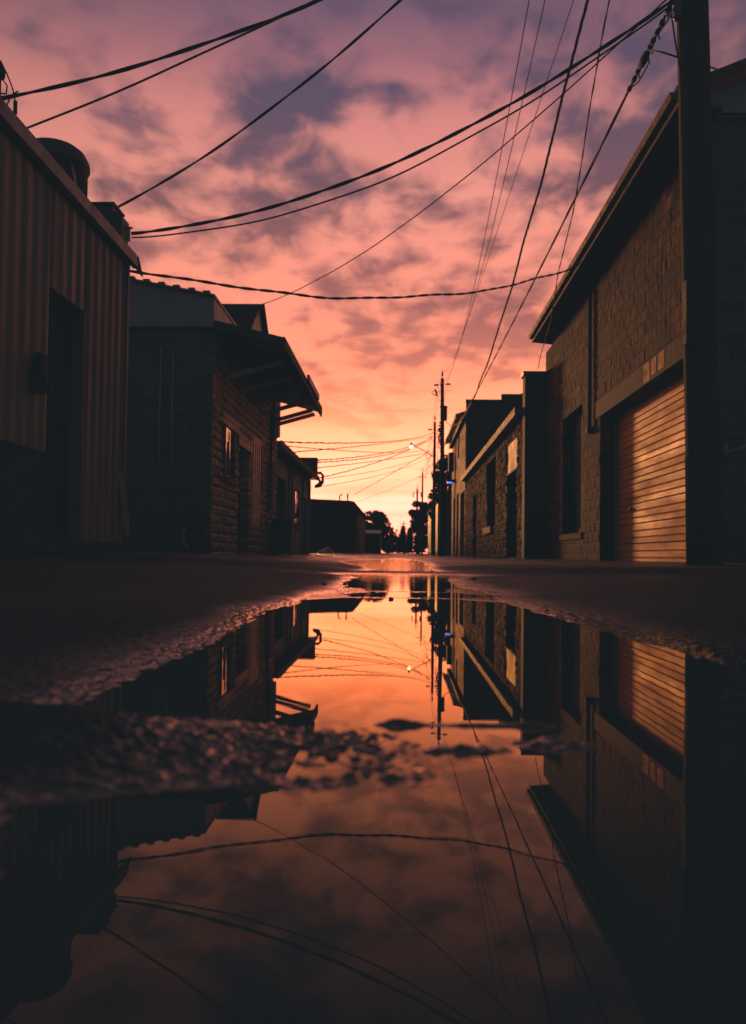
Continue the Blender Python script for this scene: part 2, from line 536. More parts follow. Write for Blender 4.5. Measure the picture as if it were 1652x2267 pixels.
def make_ground():
    xs = [-400, -150, -60, -30, -15, -9, -7]
    xs = xs + list(np.arange(-6, -1.6, 0.05)) + list(np.arange(-1.6, -0.75, 0.018)) + list(np.arange(-0.75, -0.36, 0.0042)) + list(np.arange(-0.36, 0.16, 0.002)) + list(np.arange(0.16, 0.85, 0.0042)) \
        + list(np.arange(0.85, 1.7, 0.018)) + list(np.arange(1.7, 6, 0.05)) + [6, 7, 9, 15, 30, 60, 150, 400]
    ys = [-60, -20, -8, -4, -2, -1, -0.5, -0.2, -0.05] + list(np.arange(0.0, 0.16, 0.02)) + list(np.arange(0.16, 0.40, 0.004)) + list(np.arange(0.40, 0.68, 0.002)) + list(np.arange(0.68, 1.3, 0.0042))
    y = 1.3
    while y < 45:
        ys.append(y)
        y *= 1.0065
    while y < 2000:
        ys.append(y)
        y *= 1.08
    xs, ys = np.array(xs), np.array(ys)
    X, Y = np.meshgrid(xs, ys)
    Z = ground_z(X, Y)
    nx, ny = len(xs), len(ys)
    co = np.stack([X, Y, Z], -1).reshape(-1, 3)
    idx = np.arange(nx * ny).reshape(ny, nx)
    q = np.stack([idx[:-1, :-1], idx[:-1, 1:], idx[1:, 1:], idx[1:, :-1]], -1).reshape(-1, 4)
    me = bpy.data.meshes.new('ground')
    me.vertices.add(len(co))
    me.vertices.foreach_set('co', co.astype(np.float32).ravel())
    me.loops.add(q.size)
    me.loops.foreach_set('vertex_index', q.astype(np.int32).ravel())
    me.polygons.add(len(q))
    me.polygons.foreach_set('loop_start', (np.arange(len(q)) * 4).astype(np.int32))
    me.polygons.foreach_set('use_smooth', np.ones(len(q), bool))
    me.update(calc_edges=True)
    o = bpy.data.objects.new('ground', me)
    COL.objects.link(o)
    tag(o, 'dark wet asphalt and gravel of the alley, sloping down to the puddle in its middle', 'ground', kind='structure')
    m = bpy.data.materials.new('wet_asphalt')
    nt, b = nodes(m)
    g = N(nt, 'ShaderNodeNewGeometry')
    v = N(nt, 'ShaderNodeTexVoronoi', i_Scale=130.0)
    L(nt, g.outputs['Position'], v.inputs['Vector'])
    n = N(nt, 'ShaderNodeTexNoise', i_Scale=1.6, i_Detail=9.0, i_Roughness=0.72)
    L(nt, g.outputs['Position'], n.inputs['Vector'])
    r1 = ramp(nt, [(0.3, (0.003, 0.0032, 0.0033)), (0.7, (0.017, 0.0165, 0.016))], n.outputs['Fac'])
    vc = N(nt, 'ShaderNodeSeparateColor')
    L(nt, v.outputs['Color'], vc.inputs[0])
    r2 = ramp(nt, [(0.0, 0.55), (1.0, 1.25)], vc.outputs[0])
    mul = N(nt, 'ShaderNodeMixRGB', blend_type='MULTIPLY')
    mul.inputs[0].default_value = 1
    L(nt, r1.outputs[0], mul.inputs[1])
    L(nt, r2.outputs[0], mul.inputs[2])
    L(nt, mul.outputs[0], b.inputs['Base Color'])
    n3 = N(nt, 'ShaderNodeTexNoise', i_Scale=0.55, i_Detail=5.0)
    mp = N(nt, 'ShaderNodeMapping')
    mp.inputs['Scale'].default_value = (1.0, 0.5, 1.0)
    L(nt, g.outputs['Position'], mp.inputs[0])
    L(nt, mp.outputs[0], n3.inputs['Vector'])
    rr = ramp(nt, [(0.36, 0.75), (0.5, 0.55), (0.66, 0.28)], n3.outputs['Fac'])
    spz = N(nt, 'ShaderNodeSeparateXYZ')
    L(nt, g.outputs['Position'], spz.inputs[0])
    wetr = N(nt, 'ShaderNodeMapRange')
    wetr.inputs['From Min'].default_value = 0.003
    wetr.inputs['From Max'].default_value = 0.012
    wetr.inputs['To Min'].default_value = 0.045
    wetr.inputs['To Max'].default_value = 1.0
    L(nt, spz.outputs['Z'], wetr.inputs['Value'])
    fs_ = N(nt, 'ShaderNodeMapRange')
    fs_.inputs['From Min'].default_value = 7.0
    fs_.inputs['From Max'].default_value = 16.0
    fs_.inputs['To Min'].default_value = 1.0
    fs_.inputs['To Max'].default_value = 0.55
    L(nt, spz.outputs['Y'], fs_.inputs['Value'])
    rf = N(nt, 'ShaderNodeMath', operation='MULTIPLY')
    L(nt, rr.outputs[0], rf.inputs[0])
    L(nt, fs_.outputs[0], rf.inputs[1])
    rm = N(nt, 'ShaderNodeMath', operation='MULTIPLY')
    L(nt, rf.outputs[0], rm.inputs[0])
    L(nt, wetr.outputs[0], rm.inputs[1])
    L(nt, rm.outputs[0], b.inputs['Roughness'])
    sl3 = N(nt, 'ShaderNodeMapRange')
    sl3.inputs['From Min'].default_value = 0.002
    sl3.inputs['From Max'].default_value = 0.0055
    sl3.inputs['To Min'].default_value = 0.7
    sl3.inputs['To Max'].default_value = 0.08
    L(nt, spz.outputs['Z'], sl3.inputs['Value'])
    fs2 = N(nt, 'ShaderNodeMapRange')
    fs2.inputs['From Min'].default_value = 6.0
    fs2.inputs['From Max'].default_value = 12.0
    fs2.inputs['To Min'].default_value = 0.0
    fs2.inputs['To Max'].default_value = 0.16
    L(nt, spz.outputs['Y'], fs2.inputs['Value'])
    sa = N(nt, 'ShaderNodeMath', operation='ADD')
    L(nt, sl3.outputs[0], sa.inputs[0])
    L(nt, fs2.outputs[0], sa.inputs[1])
    fx = N(nt, 'ShaderNodeMapRange')
    fx.inputs['From Min'].default_value = 34.0
    fx.inputs['From Max'].default_value = 50.0
    fx.inputs['To Min'].default_value = 1.0
    fx.inputs['To Max'].default_value = 0.05
    L(nt, spz.outputs['Y'], fx.inputs['Value'])
    sx = N(nt, 'ShaderNodeMath', operation='MULTIPLY')
    L(nt, sa.outputs[0], sx.inputs[0])
    L(nt, fx.outputs[0], sx.inputs[1])
    L(nt, sx.outputs[0], b.inputs['Specular IOR Level'])
    b.inputs['Specular Tint'].default_value = (1.0, 0.58, 0.26, 1)
    n2 = N(nt, 'ShaderNodeTexNoise', i_Scale=160.0, i_Detail=4.0, i_Roughness=0.7)
    L(nt, g.outputs['Position'], n2.inputs['Vector'])
    v2 = N(nt, 'ShaderNodeTexVoronoi', i_Scale=230.0)
    L(nt, g.outputs['Position'], v2.inputs['Vector'])
    hh = N(nt, 'ShaderNodeMath', operation='MULTIPLY_ADD')
    L(nt, v2.outputs['Distance'], hh.inputs[0])
    hh.inputs[1].default_value = -0.8
    L(nt, n2.outputs['Fac'], hh.inputs[2])
    bp = N(nt, 'ShaderNodeBump', i_Strength=1.0, i_Distance=0.006)
    L(nt, hh.outputs[0], bp.inputs['Height'])
    ws = N(nt, 'ShaderNodeMapRange')
    ws.inputs['From Min'].default_value = 0.004
    ws.inputs['From Max'].default_value = 0.02
    ws.inputs['To Min'].default_value = 0.10
    ws.inputs['To Max'].default_value = 1.0
    L(nt, spz.outputs['Z'], ws.inputs['Value'])
    L(nt, ws.outputs[0], bp.inputs['Strength'])
    L(nt, bp.outputs[0], b.inputs['Normal'])
    me.materials.append(m)


make_ground()

# water sheet: still, dark, mirror-like
m = bpy.data.materials.new('puddle_water')
nt, b = nodes(m)
b.inputs['Base Color'].default_value = (0.012, 0.017, 0.019, 1)
b.inputs['Roughness'].default_value = 0.6
b.inputs['Specular IOR Level'].default_value = 0.0
lw = N(nt, 'ShaderNodeLayerWeight', i_Blend=0.5)
fr = ramp(nt, [(0.40, 0.004), (0.50, 0.008), (0.56, 0.015), (0.674, 0.07), (0.784, 0.30), (0.861, 0.54), (0.948, 0.80), (1.0, 0.97)], lw.outputs['Facing'])
gl = N(nt, 'ShaderNodeBsdfGlossy')
gl.inputs['Roughness'].default_value = 0.0
gl.inputs['Color'].default_value = (1.0, 0.84, 0.52, 1)
ms = N(nt, 'ShaderNodeMixShader')
L(nt, fr.outputs[0], ms.inputs[0])
L(nt, b.outputs[0], ms.inputs[1])
L(nt, gl.outputs[0], ms.inputs[2])
L(nt, ms.outputs[0], nt.nodes['Material Output'].inputs['Surface'])
g = N(nt, 'ShaderNodeNewGeometry')
wm = N(nt, 'ShaderNodeMapping')
wm.inputs['Scale'].default_value = (1.6, 7.0, 1.0)
L(nt, g.outputs['Position'], wm.inputs[0])
nn = N(nt, 'ShaderNodeTexNoise', i_Scale=1.6, i_Detail=4.0, i_Roughness=0.6)
L(nt, wm.outputs[0], nn.inputs['Vector'])
wy = N(nt, 'ShaderNodeSeparateXYZ')
L(nt, g.outputs['Position'], wy.inputs[0])
wr = N(nt, 'ShaderNodeMapRange', interpolation_type='SMOOTHSTEP')
wr.inputs['From Min'].default_value = 2.0
wr.inputs['From Max'].default_value = 9.0
wr.inputs['To Min'].default_value = 0.004
wr.inputs['To Max'].default_value = 0.42
L(nt, wy.outputs['Y'], wr.inputs['Value'])
bp = N(nt, 'ShaderNodeBump', i_Distance=0.012)
L(nt, wr.outputs[0], bp.inputs['Strength'])
L(nt, nn.outputs['Fac'], bp.inputs['Height'])
L(nt, bp.outputs[0], gl.inputs['Normal'])
w = MB()
w.quad((-3.2, -6, 0), (3.2, -6, 0), (3.2, 36, 0), (-3.2, 36, 0))
tag(w.build('water', m), 'still rain puddle lying along the middle of the alley, mirroring the sunset', 'water', kind='structure')


def gz(x, y):
    return float(ground_z(np.array([float(x)]), np.array([float(y)]))[0])


# ------------------------------------------------------------------ cables
def cable_pts(p0, p1, sag, n=40):
    p0, p1 = Vector(p0), Vector(p1)
    out = []
    for i in range(n + 1):
        t = i / n
        p = p0.lerp(p1, t)
        p.z -= 4 * sag * t * (1 - t)
        out.append(p)
    return out


def fit_sag(p0, p1, mid):
    """sag that makes the hanging curve pass through the given sight line"""
    p0, p1 = Vector(p0), Vector(p1)
    best, bs = 1e9, 0
    for k in range(-20, 140):
        s = k * 0.02
        d = min((proj(p)[0] - mid[0]) ** 2 + (proj(p)[1] - mid[1]) ** 2 for p in cable_pts(p0, p1, s, 90))
        if d < best:
            best, bs = d, s
    return bs


def strand(pts, r, amp=0.0, pitch=0.5, phase=0.0, wob=0.0, seed=0):
    """resample and twist / kink a cable path"""
    out, acc = [], 0.0
    rs = random.Random(seed)
    P = []
    for a, b_ in zip(pts, pts[1:]):
        k = max(1, int((b_ - a).length / (pitch / 8 if amp else 0.35)))
        k = min(k, 60)
        for i in range(k):
            P.append(a.lerp(b_, i / k))
    P.append(pts[-1])
    ph = [rs.uniform(0, 6) for _ in range(4)]
    for i, p in enumerate(P):
        if i: acc += (p - P[i - 1]).length
        t = (P[min(i + 1, len(P) - 1)] - P[max(0, i - 1)]).normalized()
        u = t.cross(Vector((0, 0, 1)))
        u = u.normalized() if u.length > 1e-3 else Vector((1, 0, 0))
        v = u.cross(t)
        a = 2 * math.pi * acc / pitch + phase
        q = p + (u * math.cos(a) + v * math.sin(a)) * amp
        if wob:
            q += u * wob * math.sin(acc * 1.3 + ph[0]) + v * wob * (math.sin(acc * 1.9 + ph[1]) + 0.6 * math.sin(acc * 4.3 + ph[2]))
        out.append(q)
    return out


CABLES = 'overhead cables crossing the alley'


def cable(name, label, pts, r, twist=0, pitch=0.5, wob=0.0, m=None, group=None, n=6, seed=1):
    mb = MB()
    if twist:
        for k in range(twist):
            mb.tube(strand(pts, r, r * 0.75, pitch, 2 * math.pi * k / twist, wob, seed), r, n)
    else:
        mb.tube(strand(pts, r, 0, 1, 0, wob, seed), r, n)
    o = mb.build(name, m or M['cable'])
    return tag(o, label, 'cable', group)

# ------------------------------------------------------------------ LEFT SIDE
LX = -3.0
# ---- corrugated metal building
A1 = 9.08
bA = thing('metal_building', 'brown corrugated metal building nearest the camera on the left', 'building', (-6, 6, 0.1))
dz = gz(LX, 8)


def roofA(y):
    return 3.34 - 0.006 * (y - 6)


def corrug(mb, X, y0, y1, z0, z1f, pitch=0.205, d=0.022):
    y = y0
    prof = []
    while y < y1:
        prof += [(y, 0), (y + pitch * 0.16, 0), (y + pitch * 0.38, d), (y + pitch * 0.78, d)]
        y += pitch
    prof = [(min(a, y1), o) for a, o in prof] + [(y1, 0)]
    for (a, o), (b_, p) in zip(prof, prof[1:]):
        if b_ - a < 1e-5: continue
        mb.quad((X + o, a, z0), (X + p, b_, z0), (X + p, b_, z1f(b_)), (X + o, a, z1f(a)))


D0, D1, DT = 7.06, 7.92, 2.36
mb = MB()
corrug(mb, LX, 1.0, D0, 0.95, roofA)
corrug(mb, LX, D0, D1, DT, roofA)
corrug(mb, LX, D1, A1, 0.22, roofA)
mb.quad((LX, D1, DT), (LX - 0.16, D1, DT), (LX - 0.16, D1, 0.1), (LX, D1, 0.1))
mb.quad((LX, D0, DT), (LX - 0.16, D0, DT), (LX - 0.16, D0, 0.1), (LX, D0, 0.1))
mb.quad((LX, D0, DT), (LX - 0.16, D0, DT), (LX - 0.16, D1, DT), (LX, D1, DT))
mb.quad((LX, A1, 0.1), (-9, A1, 0.1), (-9, A1, 3.3), (LX, A1, 3.3))
mb.build('wall', M['metal_brown'], bA)
mb = MB()
mb.box(LX - 0.06, LX - 0.005, 1.0, D0 - 0.002, 0.0, 0.95)
mb.build('lower_panel', M['black'], bA)
mb = MB().box(LX - 0.10, LX + 0.02, D1 + 0.002, A1 - 0.002, 0.0, 0.22)
mb.build('plinth', M['black'], bA)
# roof sheet
mb = MB().prism([(LX + 0.05, 1.0, 3.37), (LX + 0.05, A1 + 0.06, 3.32), (-9, A1 + 0.06, 3.36), (-9, 1.0, 3.41)], (0, 0, 0.035))
mb.build('roof', M['flashing'], bA)
# roof edge trim: folded flashing with gutter lip
mb = MB()
mb.prism([(LX + 0.055, 1.0, 3.26), (LX + 0.10, 1.0, 3.28), (LX + 0.10, 1.0, 3.40), (LX + 0.055, 1.0, 3.43)], (0, A1 - 0.9, -0.05))
mb.prism([(LX + 0.055, A1 + 0.1, 3.40), (LX + 0.11, A1 + 0.1, 3.34), (LX + 0.12, A1 + 0.24, 3.16), (LX + 0.06, A1 + 0.16, 3.24)], (-0.02, 0, 0.012))
mb.build('roof_trim', M['flashing'], bA)
mb = MB().box(LX - 0.02, LX + 0.045, A1 - 0.05, A1 + 0.012, 0.9, 3.26)
mb.build('corner_trim', M['metal_brown'], bA)
mb = MB().prism([(LX + 0.01, A1 - 0.17, 0.95), (LX + 0.03, A1 - 0.02, 1.0), (LX + 0.09, A1 + 0.03, 0.30), (LX + 0.06, A1 - 0.03, 0.28)], (0.01, 0.0, 0.01))
o = mb.build('loose_trim', M['flashing'], bA)
# door
dA = MB().box(LX - 0.20, LX - 0.16, D0 + 0.003, D1 - 0.003, 0.12, DT - 0.003).build('door', M['door_dark'], bA)
mb = MB()
for k in range(4):
    mb.box(LX - 0.16, LX - 0.147, D0 + 0.10 + k * 0.18, D0 + 0.16 + k * 0.18, 0.2, DT - 0.1)
mb.build('door_rib', M['door_dark'], dA)
mb = MB()
mb.box(LX - 0.155, LX - 0.11, D1 - 0.06, D1 - 0.005, 0.12, DT - 0.06)
mb.box(LX - 0.155, LX - 0.11, D0 + 0.003, D1 - 0.005, DT - 0.058, DT - 0.005)
mb.build('door_frame', M['black'], dA)
# switch box with bright lever
sb = MB().box(LX + 0.038, LX + 0.10, 6.76, 6.88, 1.40, 1.72).build('switch_box', M['black'], bA, 0.006)
MB().box(LX + 0.101, LX + 0.115, 6.83, 6.85, 1.44, 1.56).build('lever', M['flash_pale'], sb)
# service mast with drip loops (left edge)
P = atX(2, 245, LX - 0.05)
sm = thing('service_mast', 'service mast with looped black drip wires at the roof edge, far upper left', 'mast', (P.x - 0.02, P.y - 0.03, 3.38))
x, y = P.x - 0.02, P.y - 0.03
MB().tube([(x, y, 3.36), (x, y, 3.70)], 0.03, 10).build('mast_pipe', M['black'], sm)
MB().lathe((x, y, 3.66), [(0.03, 0), (0.055, 0.02), (0.06, 0.08), (0.03, 0.14)], 12).build('weather_head', M['black'], sm)
pts = [atX(*p, LX - 0.04) for p in ((2, 142), (14, 160), (28, 195), (34, 225), (33, 245), (26, 262))]
MB().tube(pts, 0.006).build('drip_loop', M['cable'], sm)
pts = [atX(*p, LX - 0.05) for p in ((2, 170), (16, 190), (14, 208), (-4, 206))]
MB().tube(pts, 0.006).build('drip_loop', M['cable'], sm)
pts = [atX(*p, LX - 0.03) for p in ((40, 202), (24, 212), (16, 232), (10, 250))]
MB().tube(pts, 0.006).build('drip_loop', M['cable'], sm)
p = atX(34, 238, LX - 0.035)
MB().tube([p + Vector((0, 0, -0.05)), p + Vector((0, 0, 0.05))], 0.016, 8).build('connector', M['cable'], sm)

# roof exhaust hood
rv = thing('roof_vent', 'dark rounded exhaust hood standing on the metal roof, with a torn label', 'roof vent', (-3.40, 8.28, 3.36))
c = (-3.49, 8.30, 3.36)
MB().lathe(c, [(0.33, 0), (0.33, 0.55), (0.35, 0.56), (0.35, 0.60), (0.335, 0.65), (0.30, 0.71), (0.24, 0.755), (0.14, 0.785), (0.0, 0.80)], 28).build('hood', M['tank'], rv)
MB().lathe((c[0], c[1], c[2] - 0.02), [(0.40, 0), (0.40, 0.03), (0.35, 0.06)], 28).build('base_flange', M['flashing'], rv)
mb = MB()
a0 = math.radians(-38)
pp = []
for (da, z) in ((0, 0.50), (0.16, 0.40), (0.22, 0.25), (0.17, 0.27), (0.05, 0.40)):
    pp.append((c[0] + 0.334 * math.cos(a0 + da), c[1] + 0.334 * math.sin(a0 + da), c[2] + z + 0.02))
mb.quad(*pp)
mb.build('label_scrap', M['label'], rv)

# roof unit at the corner
ru = thing('roof_unit', 'dark metal box unit at the far corner of the metal roof', 'roof unit', (-3.1, 8.9, 3.34))
mb = MB().box(-3.40, -3.04, 8.75, 9.06, 3.34, 3.74)
mb.build('cabinet', M['ac'], ru, 0.008)
mb = MB().box(-3.42, -3.02, 8.73, 9.08, 3.742, 3.765)
mb.build('lid', M['ac'], ru)
mb = MB().prism([(-3.036, 8.80, 3.40), (-2.96, 8.80, 3.42), (-2.95, 8.80, 3.64), (-3.036, 8.80, 3.70)], (0, 0.22, 0))
mb.build('side_box', M['ac'], ru, 0.006)
mb = MB().prism([(-3.16, 8.70, 3.47), (-2.93, 9.0, 3.44), (-2.93, 9.0, 3.58), (-3.05, 8.78, 3.60)], (-0.01, -0.012, 0))
mb.build('bent_flashing', M['flashing'], ru)
MB().tube([(-2.95, 8.9, 3.56), (-2.88, 8.92, 3.56)], 0.012, 8).build('bolt', M['black'], ru)

# ---- concrete block building with canopy
B0, B1 = 13.4, 20.4
bD = thing('block_building', 'block building with rock-faced lower wall and a timber canopy over the alley', 'building', (-5.5, 16.9, 0.1))
zb = 0.0


def holeX(X, x0, x1, ytop, ybot=None):
    """opening between two sight lines on wall plane X"""
    a, c_ = atX(x0, ytop, X), atX(x1, ytop, X)
    y0, y1 = sorted((a.y, c_.y))
    return y0, y1


WALLTOP = 3.78
win = (14.22, 15.24, 1.42, 2.28)
door = (15.6, 16.7, 0.10, 2.10)
brd = (17.0, 18.1, 0.66, 2.50)
mb = MB()
relief_wall(mb, LX, B0, B1, 0.0, WALLTOP, [win, door, brd], 0.16, 1, 0.40, 0.15, 0.025, 0.022, 0.035, 0.016, 101)
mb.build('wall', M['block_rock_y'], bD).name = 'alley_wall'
fw = MB()
fw.quad((-12, B0, 0), (LX, B0, 0), (LX, B0, 3.70), (-12, B0, 3.70))
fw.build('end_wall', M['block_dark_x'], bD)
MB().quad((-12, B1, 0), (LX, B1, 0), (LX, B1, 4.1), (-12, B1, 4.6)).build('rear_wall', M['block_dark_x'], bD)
# siding above: vertical corrugation on the end, pale strip on the alley side
mb = MB()
x = -12.0
def rz(x): return 4.17 + 0.19 * (LX - x)
MB_ = mb
while x < LX - 0.001:
    x2 = min(x + 0.075, LX)
    o = 0.0
    mb.quad((x, B0 - 0.03, 3.70), (x + 0.03, B0 - 0.048, 3.70), (x + 0.03, B0 - 0.048, rz(x + 0.03)), (x, B0 - 0.03, rz(x)))
    mb.quad((x + 0.03, B0 - 0.048, 3.70), (x2, B0 - 0.03, 3.70), (x2, B0 - 0.03, rz(x2)), (x + 0.03, B0 - 0.048, rz(x + 0.03)))
    x += 0.075
mb.build('end_siding', M['metal_grey'], bD)
mb = MB().box(LX - 0.02, LX + 0.012, B0 - 0.028, B1, 3.783, 4.155)
mb.build('eave_siding', M['siding_pale'], bD)
mb = MB().box(-12, LX + 0.01, B0 - 0.055, B0 - 0.002, 3.66, 3.698)
mb.build('drip_rail', M['black'], bD)
mb = MB()
mb.prism([(LX + 0.03, B0 - 0.10, 4.165), (-12, B0 - 0.10, 4.17 + 0.19 * 9), (-12, B0 - 0.10, 4.21 + 0.19 * 9), (LX + 0.03, B0 - 0.10, 4.20)], (0, B1 - B0 + 0.1, 0))
x = LX - 0.1
while x > -8:
    mb.box(x - 0.05, x + 0.05, B0 - 0.125, B0 - 0.02, rz(x) + 0.022, rz(x) + 0.062)
    x -= 0.24
mb.build('roof', M['flashing'], bD)
# wall dormer
mb = MB()
ya, yz, zr, ze = 17.45, 16.0, 5.22, 4.10
g0 = LX + 0.03
mb.quad((g0, yz, ze), (g0, 2 * ya - yz, ze), (g0, ya, zr - 0.05))
mb.build('dormer_gable', M['siding_pale'], bD)
dr = MB()
sl = (zr - ze) / (ya - yz)
for sgn in (-1, 1):
    e_ = ya + sgn * (ya - yz + 0.15)
    zlow = zr - sl * (ya - yz + 0.15)
    ov = 0.02 if sgn < 0 else 0.14
    dr.prism([(LX + ov, ya, zr), (LX + ov, e_, zlow), (-5.6, e_, zlow), (-5.6, ya, zr)], (0, 0, 0.05))
dr.build('dormer_roof', M['shingle'], bD)
# window
wf = MB()
y0, y1, z0, z1 = win
wx = LX + 0.05
for a, b_, c_, d_ in ((y0, y0 + 0.05, z0, z1), (y1 - 0.05, y1, z0, z1), (y0 + 0.05, y1 - 0.05, z1 - 0.05, z1), (y0 + 0.05, y1 - 0.05, z0, z0 + 0.05)):
    wf.box(wx - 0.08, wx - (0.0 if a < y0 + 0.01 else 0.045), a + 0.002, b_ - 0.002, c_ + 0.002, d_ - 0.002)
wfo = wf.build('window', M['black'], bD)
MB().quad((wx - 0.004, y0 + 0.03, z0 + .03), (wx - 0.034, y0 + 0.64, z0 + .03), (wx - 0.034, y0 + 0.64, z1 - .03), (wx - 0.004, y0 + 0.03, z1 - .03)).build('pane', M['glass'], wfo)
MB().quad((wx - 0.06, y0 + 0.64, z0 + .03), (wx - 0.075, y1 - 0.03, z0 + .03), (wx - 0.075, y1 - 0.03, z1 - .03), (wx - 0.06, y0 + 0.64, z1 - .03)).build('dark_infill', M['door_dark'], wfo)  # added dark half, so only the near part of the pane reflects
for yy, hh_ in ((y0 + 0.22, 0.75), (y0 + 0.47, 1.0)):
    MB().prism([(wx + 0.0, yy, z0 + 0.05), (wx + 0.0, yy + 0.035, z0 + 0.05), (wx + 0.0, yy + 0.06, z0 + (z1 - z0) * hh_ - 0.04), (wx + 0.0, yy + 0.045, z0 + (z1 - z0) * hh_ - 0.04)], (-0.02, 0, 0)).build('reflection_streak', M['black'], wfo)  # dark slivers standing in for curtain reflections in the pane
MB().box(LX - 0.05, LX + 0.08, y0 - 0.08, y1 + 0.08, z0 - 0.09, z0 - 0.002).build('sill', M['plaster'], wfo)
MB().box(LX - 0.004, LX + 0.045, y0 - 0.2, y1 + 0.2, z1 + 0.004, z1 + 0.2).build('lintel', M['block_rock_y'], wfo)
# door
y0, y1, z0, z1 = door
do = MB().box(LX - 0.22, LX - 0.165, y0 + 0.003, y1 - 0.003, z0, z1 - 0.003).build('door', M['door_dark'], bD)
MB().box(LX - 0.162, LX - 0.15, y0 + 0.1, y1 - 0.1, 1.1, 1.9).build('door_panel', M['door_dark'], do)
MB().box(LX - 0.1, LX + 0.06, y0 - 0.02, y1 + 0.02, 0.06, 0.16).build('step', M['plaster_grey'], do)
MB().box(LX - 0.004, LX + 0.045, y0 - 0.15, y1 + 0.15, z1 + 0.004, z1 + 0.2).build('lintel', M['block_rock_y'], do)
# ribbed boards over the second opening
y0, y1, z0, z1 = brd
mb = MB()
n = 9
for k in range(n):
    a = y0 + 0.004 + (y1 - y0 - 0.008) * k / n
    b_ = y0 + 0.004 + (y1 - y0 - 0.008) * (k + 0.72) / n
    mb.box(LX - 0.03, LX + 0.012 + 0.02 * (k % 2), a, b_, z0 + 0.004, z1 - 0.004 - (0.25 if k == n - 1 else 0))
mb.box(LX - 0.08, LX - 0.032, y0 + 0.003, y1 - 0.003, z0 + 0.003, z1 - 0.003)
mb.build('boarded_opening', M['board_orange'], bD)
# meter cabinet and box
mb = MB().box(LX + 0.002, LX + 0.12, 19.0, 19.5, 1.62, 2.20)
mb.build('meter_cabinet', M['plaster'], bD, 0.01)
mb = MB().box(LX + 0.002, LX + 0.10, 19.0, 19.45, 1.15, 1.57)
mb.build('meter_cabinet', M['plaster'], bD, 0.01)
MB().tube([(LX + 0.05, 19.2, 2.20), (LX + 0.05, 19.2, 3.3)], 0.025, 8).build('conduit', M['black'], bD)
# conduits on the end wall
for px in (358, 385):
    p = atY(px, 770, B0)
    q = atY(px - 4, 1150, B0)
    MB().tube([(p.x, B0 - 0.03, p.z), (p.x, B0 - 0.03, q.z)], 0.012, 8).build('conduit', M['metal_grey'], bD)
# canopy
cn = MB()
CZ0, CZ1, CX = 3.76, 3.50, -1.92
C0, C1 = B0 + 0.05, 19.9
cn.prism([(LX + 0.015, C0, CZ0), (CX, C0, CZ1), (CX, C0, CZ1 + 0.05), (LX + 0.015, C0, CZ0 + 0.05)], (0, C1 - C0, 0))
cno = cn.build('canopy', M['wood_canopy'], bD)
mb = MB()
mb.box(CX + 0.002, CX + 0.05, C0 - 0.02, C1 + 0.03, CZ1 - 0.10, CZ1 + 0.06)
mb.prism([(LX + 0.02, C0 - 0.045, CZ0 - 0.08), (CX, C0 - 0.045, CZ1 - 0.08), (CX, C0 - 0.045, CZ1 + 0.055), (LX + 0.02, C0 - 0.045, CZ0 + 0.055)], (0, 0.042, 0))
mb.build('fascia', M['wood_dark'], cno)
mb = MB()
mb.box(CX + 0.053, CX + 0.10, 16.6, 18.7, CZ1 + 0.01, CZ1 + 0.13)
mb.build('gutter', M['flashing'], cno)
for k in range(8):
    y = C0 + 0.45 + k * 0.82
    MB().bar((LX + 0.03, y, CZ0 - 0.052), (CX - 0.005, y, CZ1 - 0.052), 0.045, 0.09).build('rafter', M['wood_brace'], cno)
for y in (14.45, 15.7, 16.95, 18.2, 19.3, 19.85):
    MB().bar((LX + 0.01, y, 3.12), (CX - 0.12, y, CZ1 - 0.11), 0.06, 0.085).build('brace', M['wood_brace'], cno)
mb = MB().box(LX + 0.002, LX + 0.09, 19.55, 19.68, 2.75, 3.7)
mb.box(LX + 0.002, LX + 0.09, 19.95, 20.35, 2.9, 3.75)
mb.build('wall_post', M['wood_canopy'], cno)
# little ragged ends
for k in range(10):
    mb = MB()
    y = 19.2 + random.uniform(0, 0.75)
    mb.bar((CX + 0.02, y, CZ1 - 0.10), (CX + 0.03 + random.uniform(0, 0.05), y + 0.02, CZ1 - 0.14 - random.uniform(0, 0.05)), 0.05, 0.02)
    mb.build('splinter', M['wood_canopy'], cno)

# ---- low annex beyond it
E0, E1, EX = 20.45, 29.9, -3.2
bE = thing('low_annex', 'low dark annex with sloping eave and narrow window just beyond the block building', 'building', (-5.6, 25, 0.1))
og = (21.0, 23.6, 0.08, 2.15)
w2 = (25.6, 26.7, 1.0, 2.1)
d2 = (28.1, 28.9, 0.1, 2.0)
mb = MB().wallX(EX, E0, E1, 0, 2.80, [og, w2, d2], 0.22, 1)
mb.quad((-12, E1, 0), (EX, E1, 0), (EX, E1, 2.8), (-12, E1, 3.6))
mb.build('wall', M['plaster_grey'], bE)
mb = MB()
mb.prism([(EX + 0.28, E0, 2.72), (EX + 0.28, E0, 2.84), (-12, E0, 3.9), (-12, E0, 3.78)], (0, E1 - E0 + 0.1, 0))
mb.build('roof', M['flashing'], bE)
mb = MB().box(EX + 0.283, EX + 0.315, E0, E1 + 0.1, 2.70, 2.86)
mb.build('fascia', M['flash_pale'], bE)
y0, y1, z0, z1 = og
mb = MB().box(EX - 0.30, EX - 0.225, y0 + 0.003, y1 - 0.003, z0, z1 - 0.003)
go = mb.build('garage_door', M['door_grey'], bE)
mb = MB()
for k in range(1, 5):
    mb.box(EX - 0.223, EX - 0.21, y0 + 0.03, y1 - 0.03, z0 + k * 0.42, z0 + k * 0.42 + 0.03)
mb.build('door_rail', M['black'], go)
y0, y1, z0, z1 = w2
wf = MB()
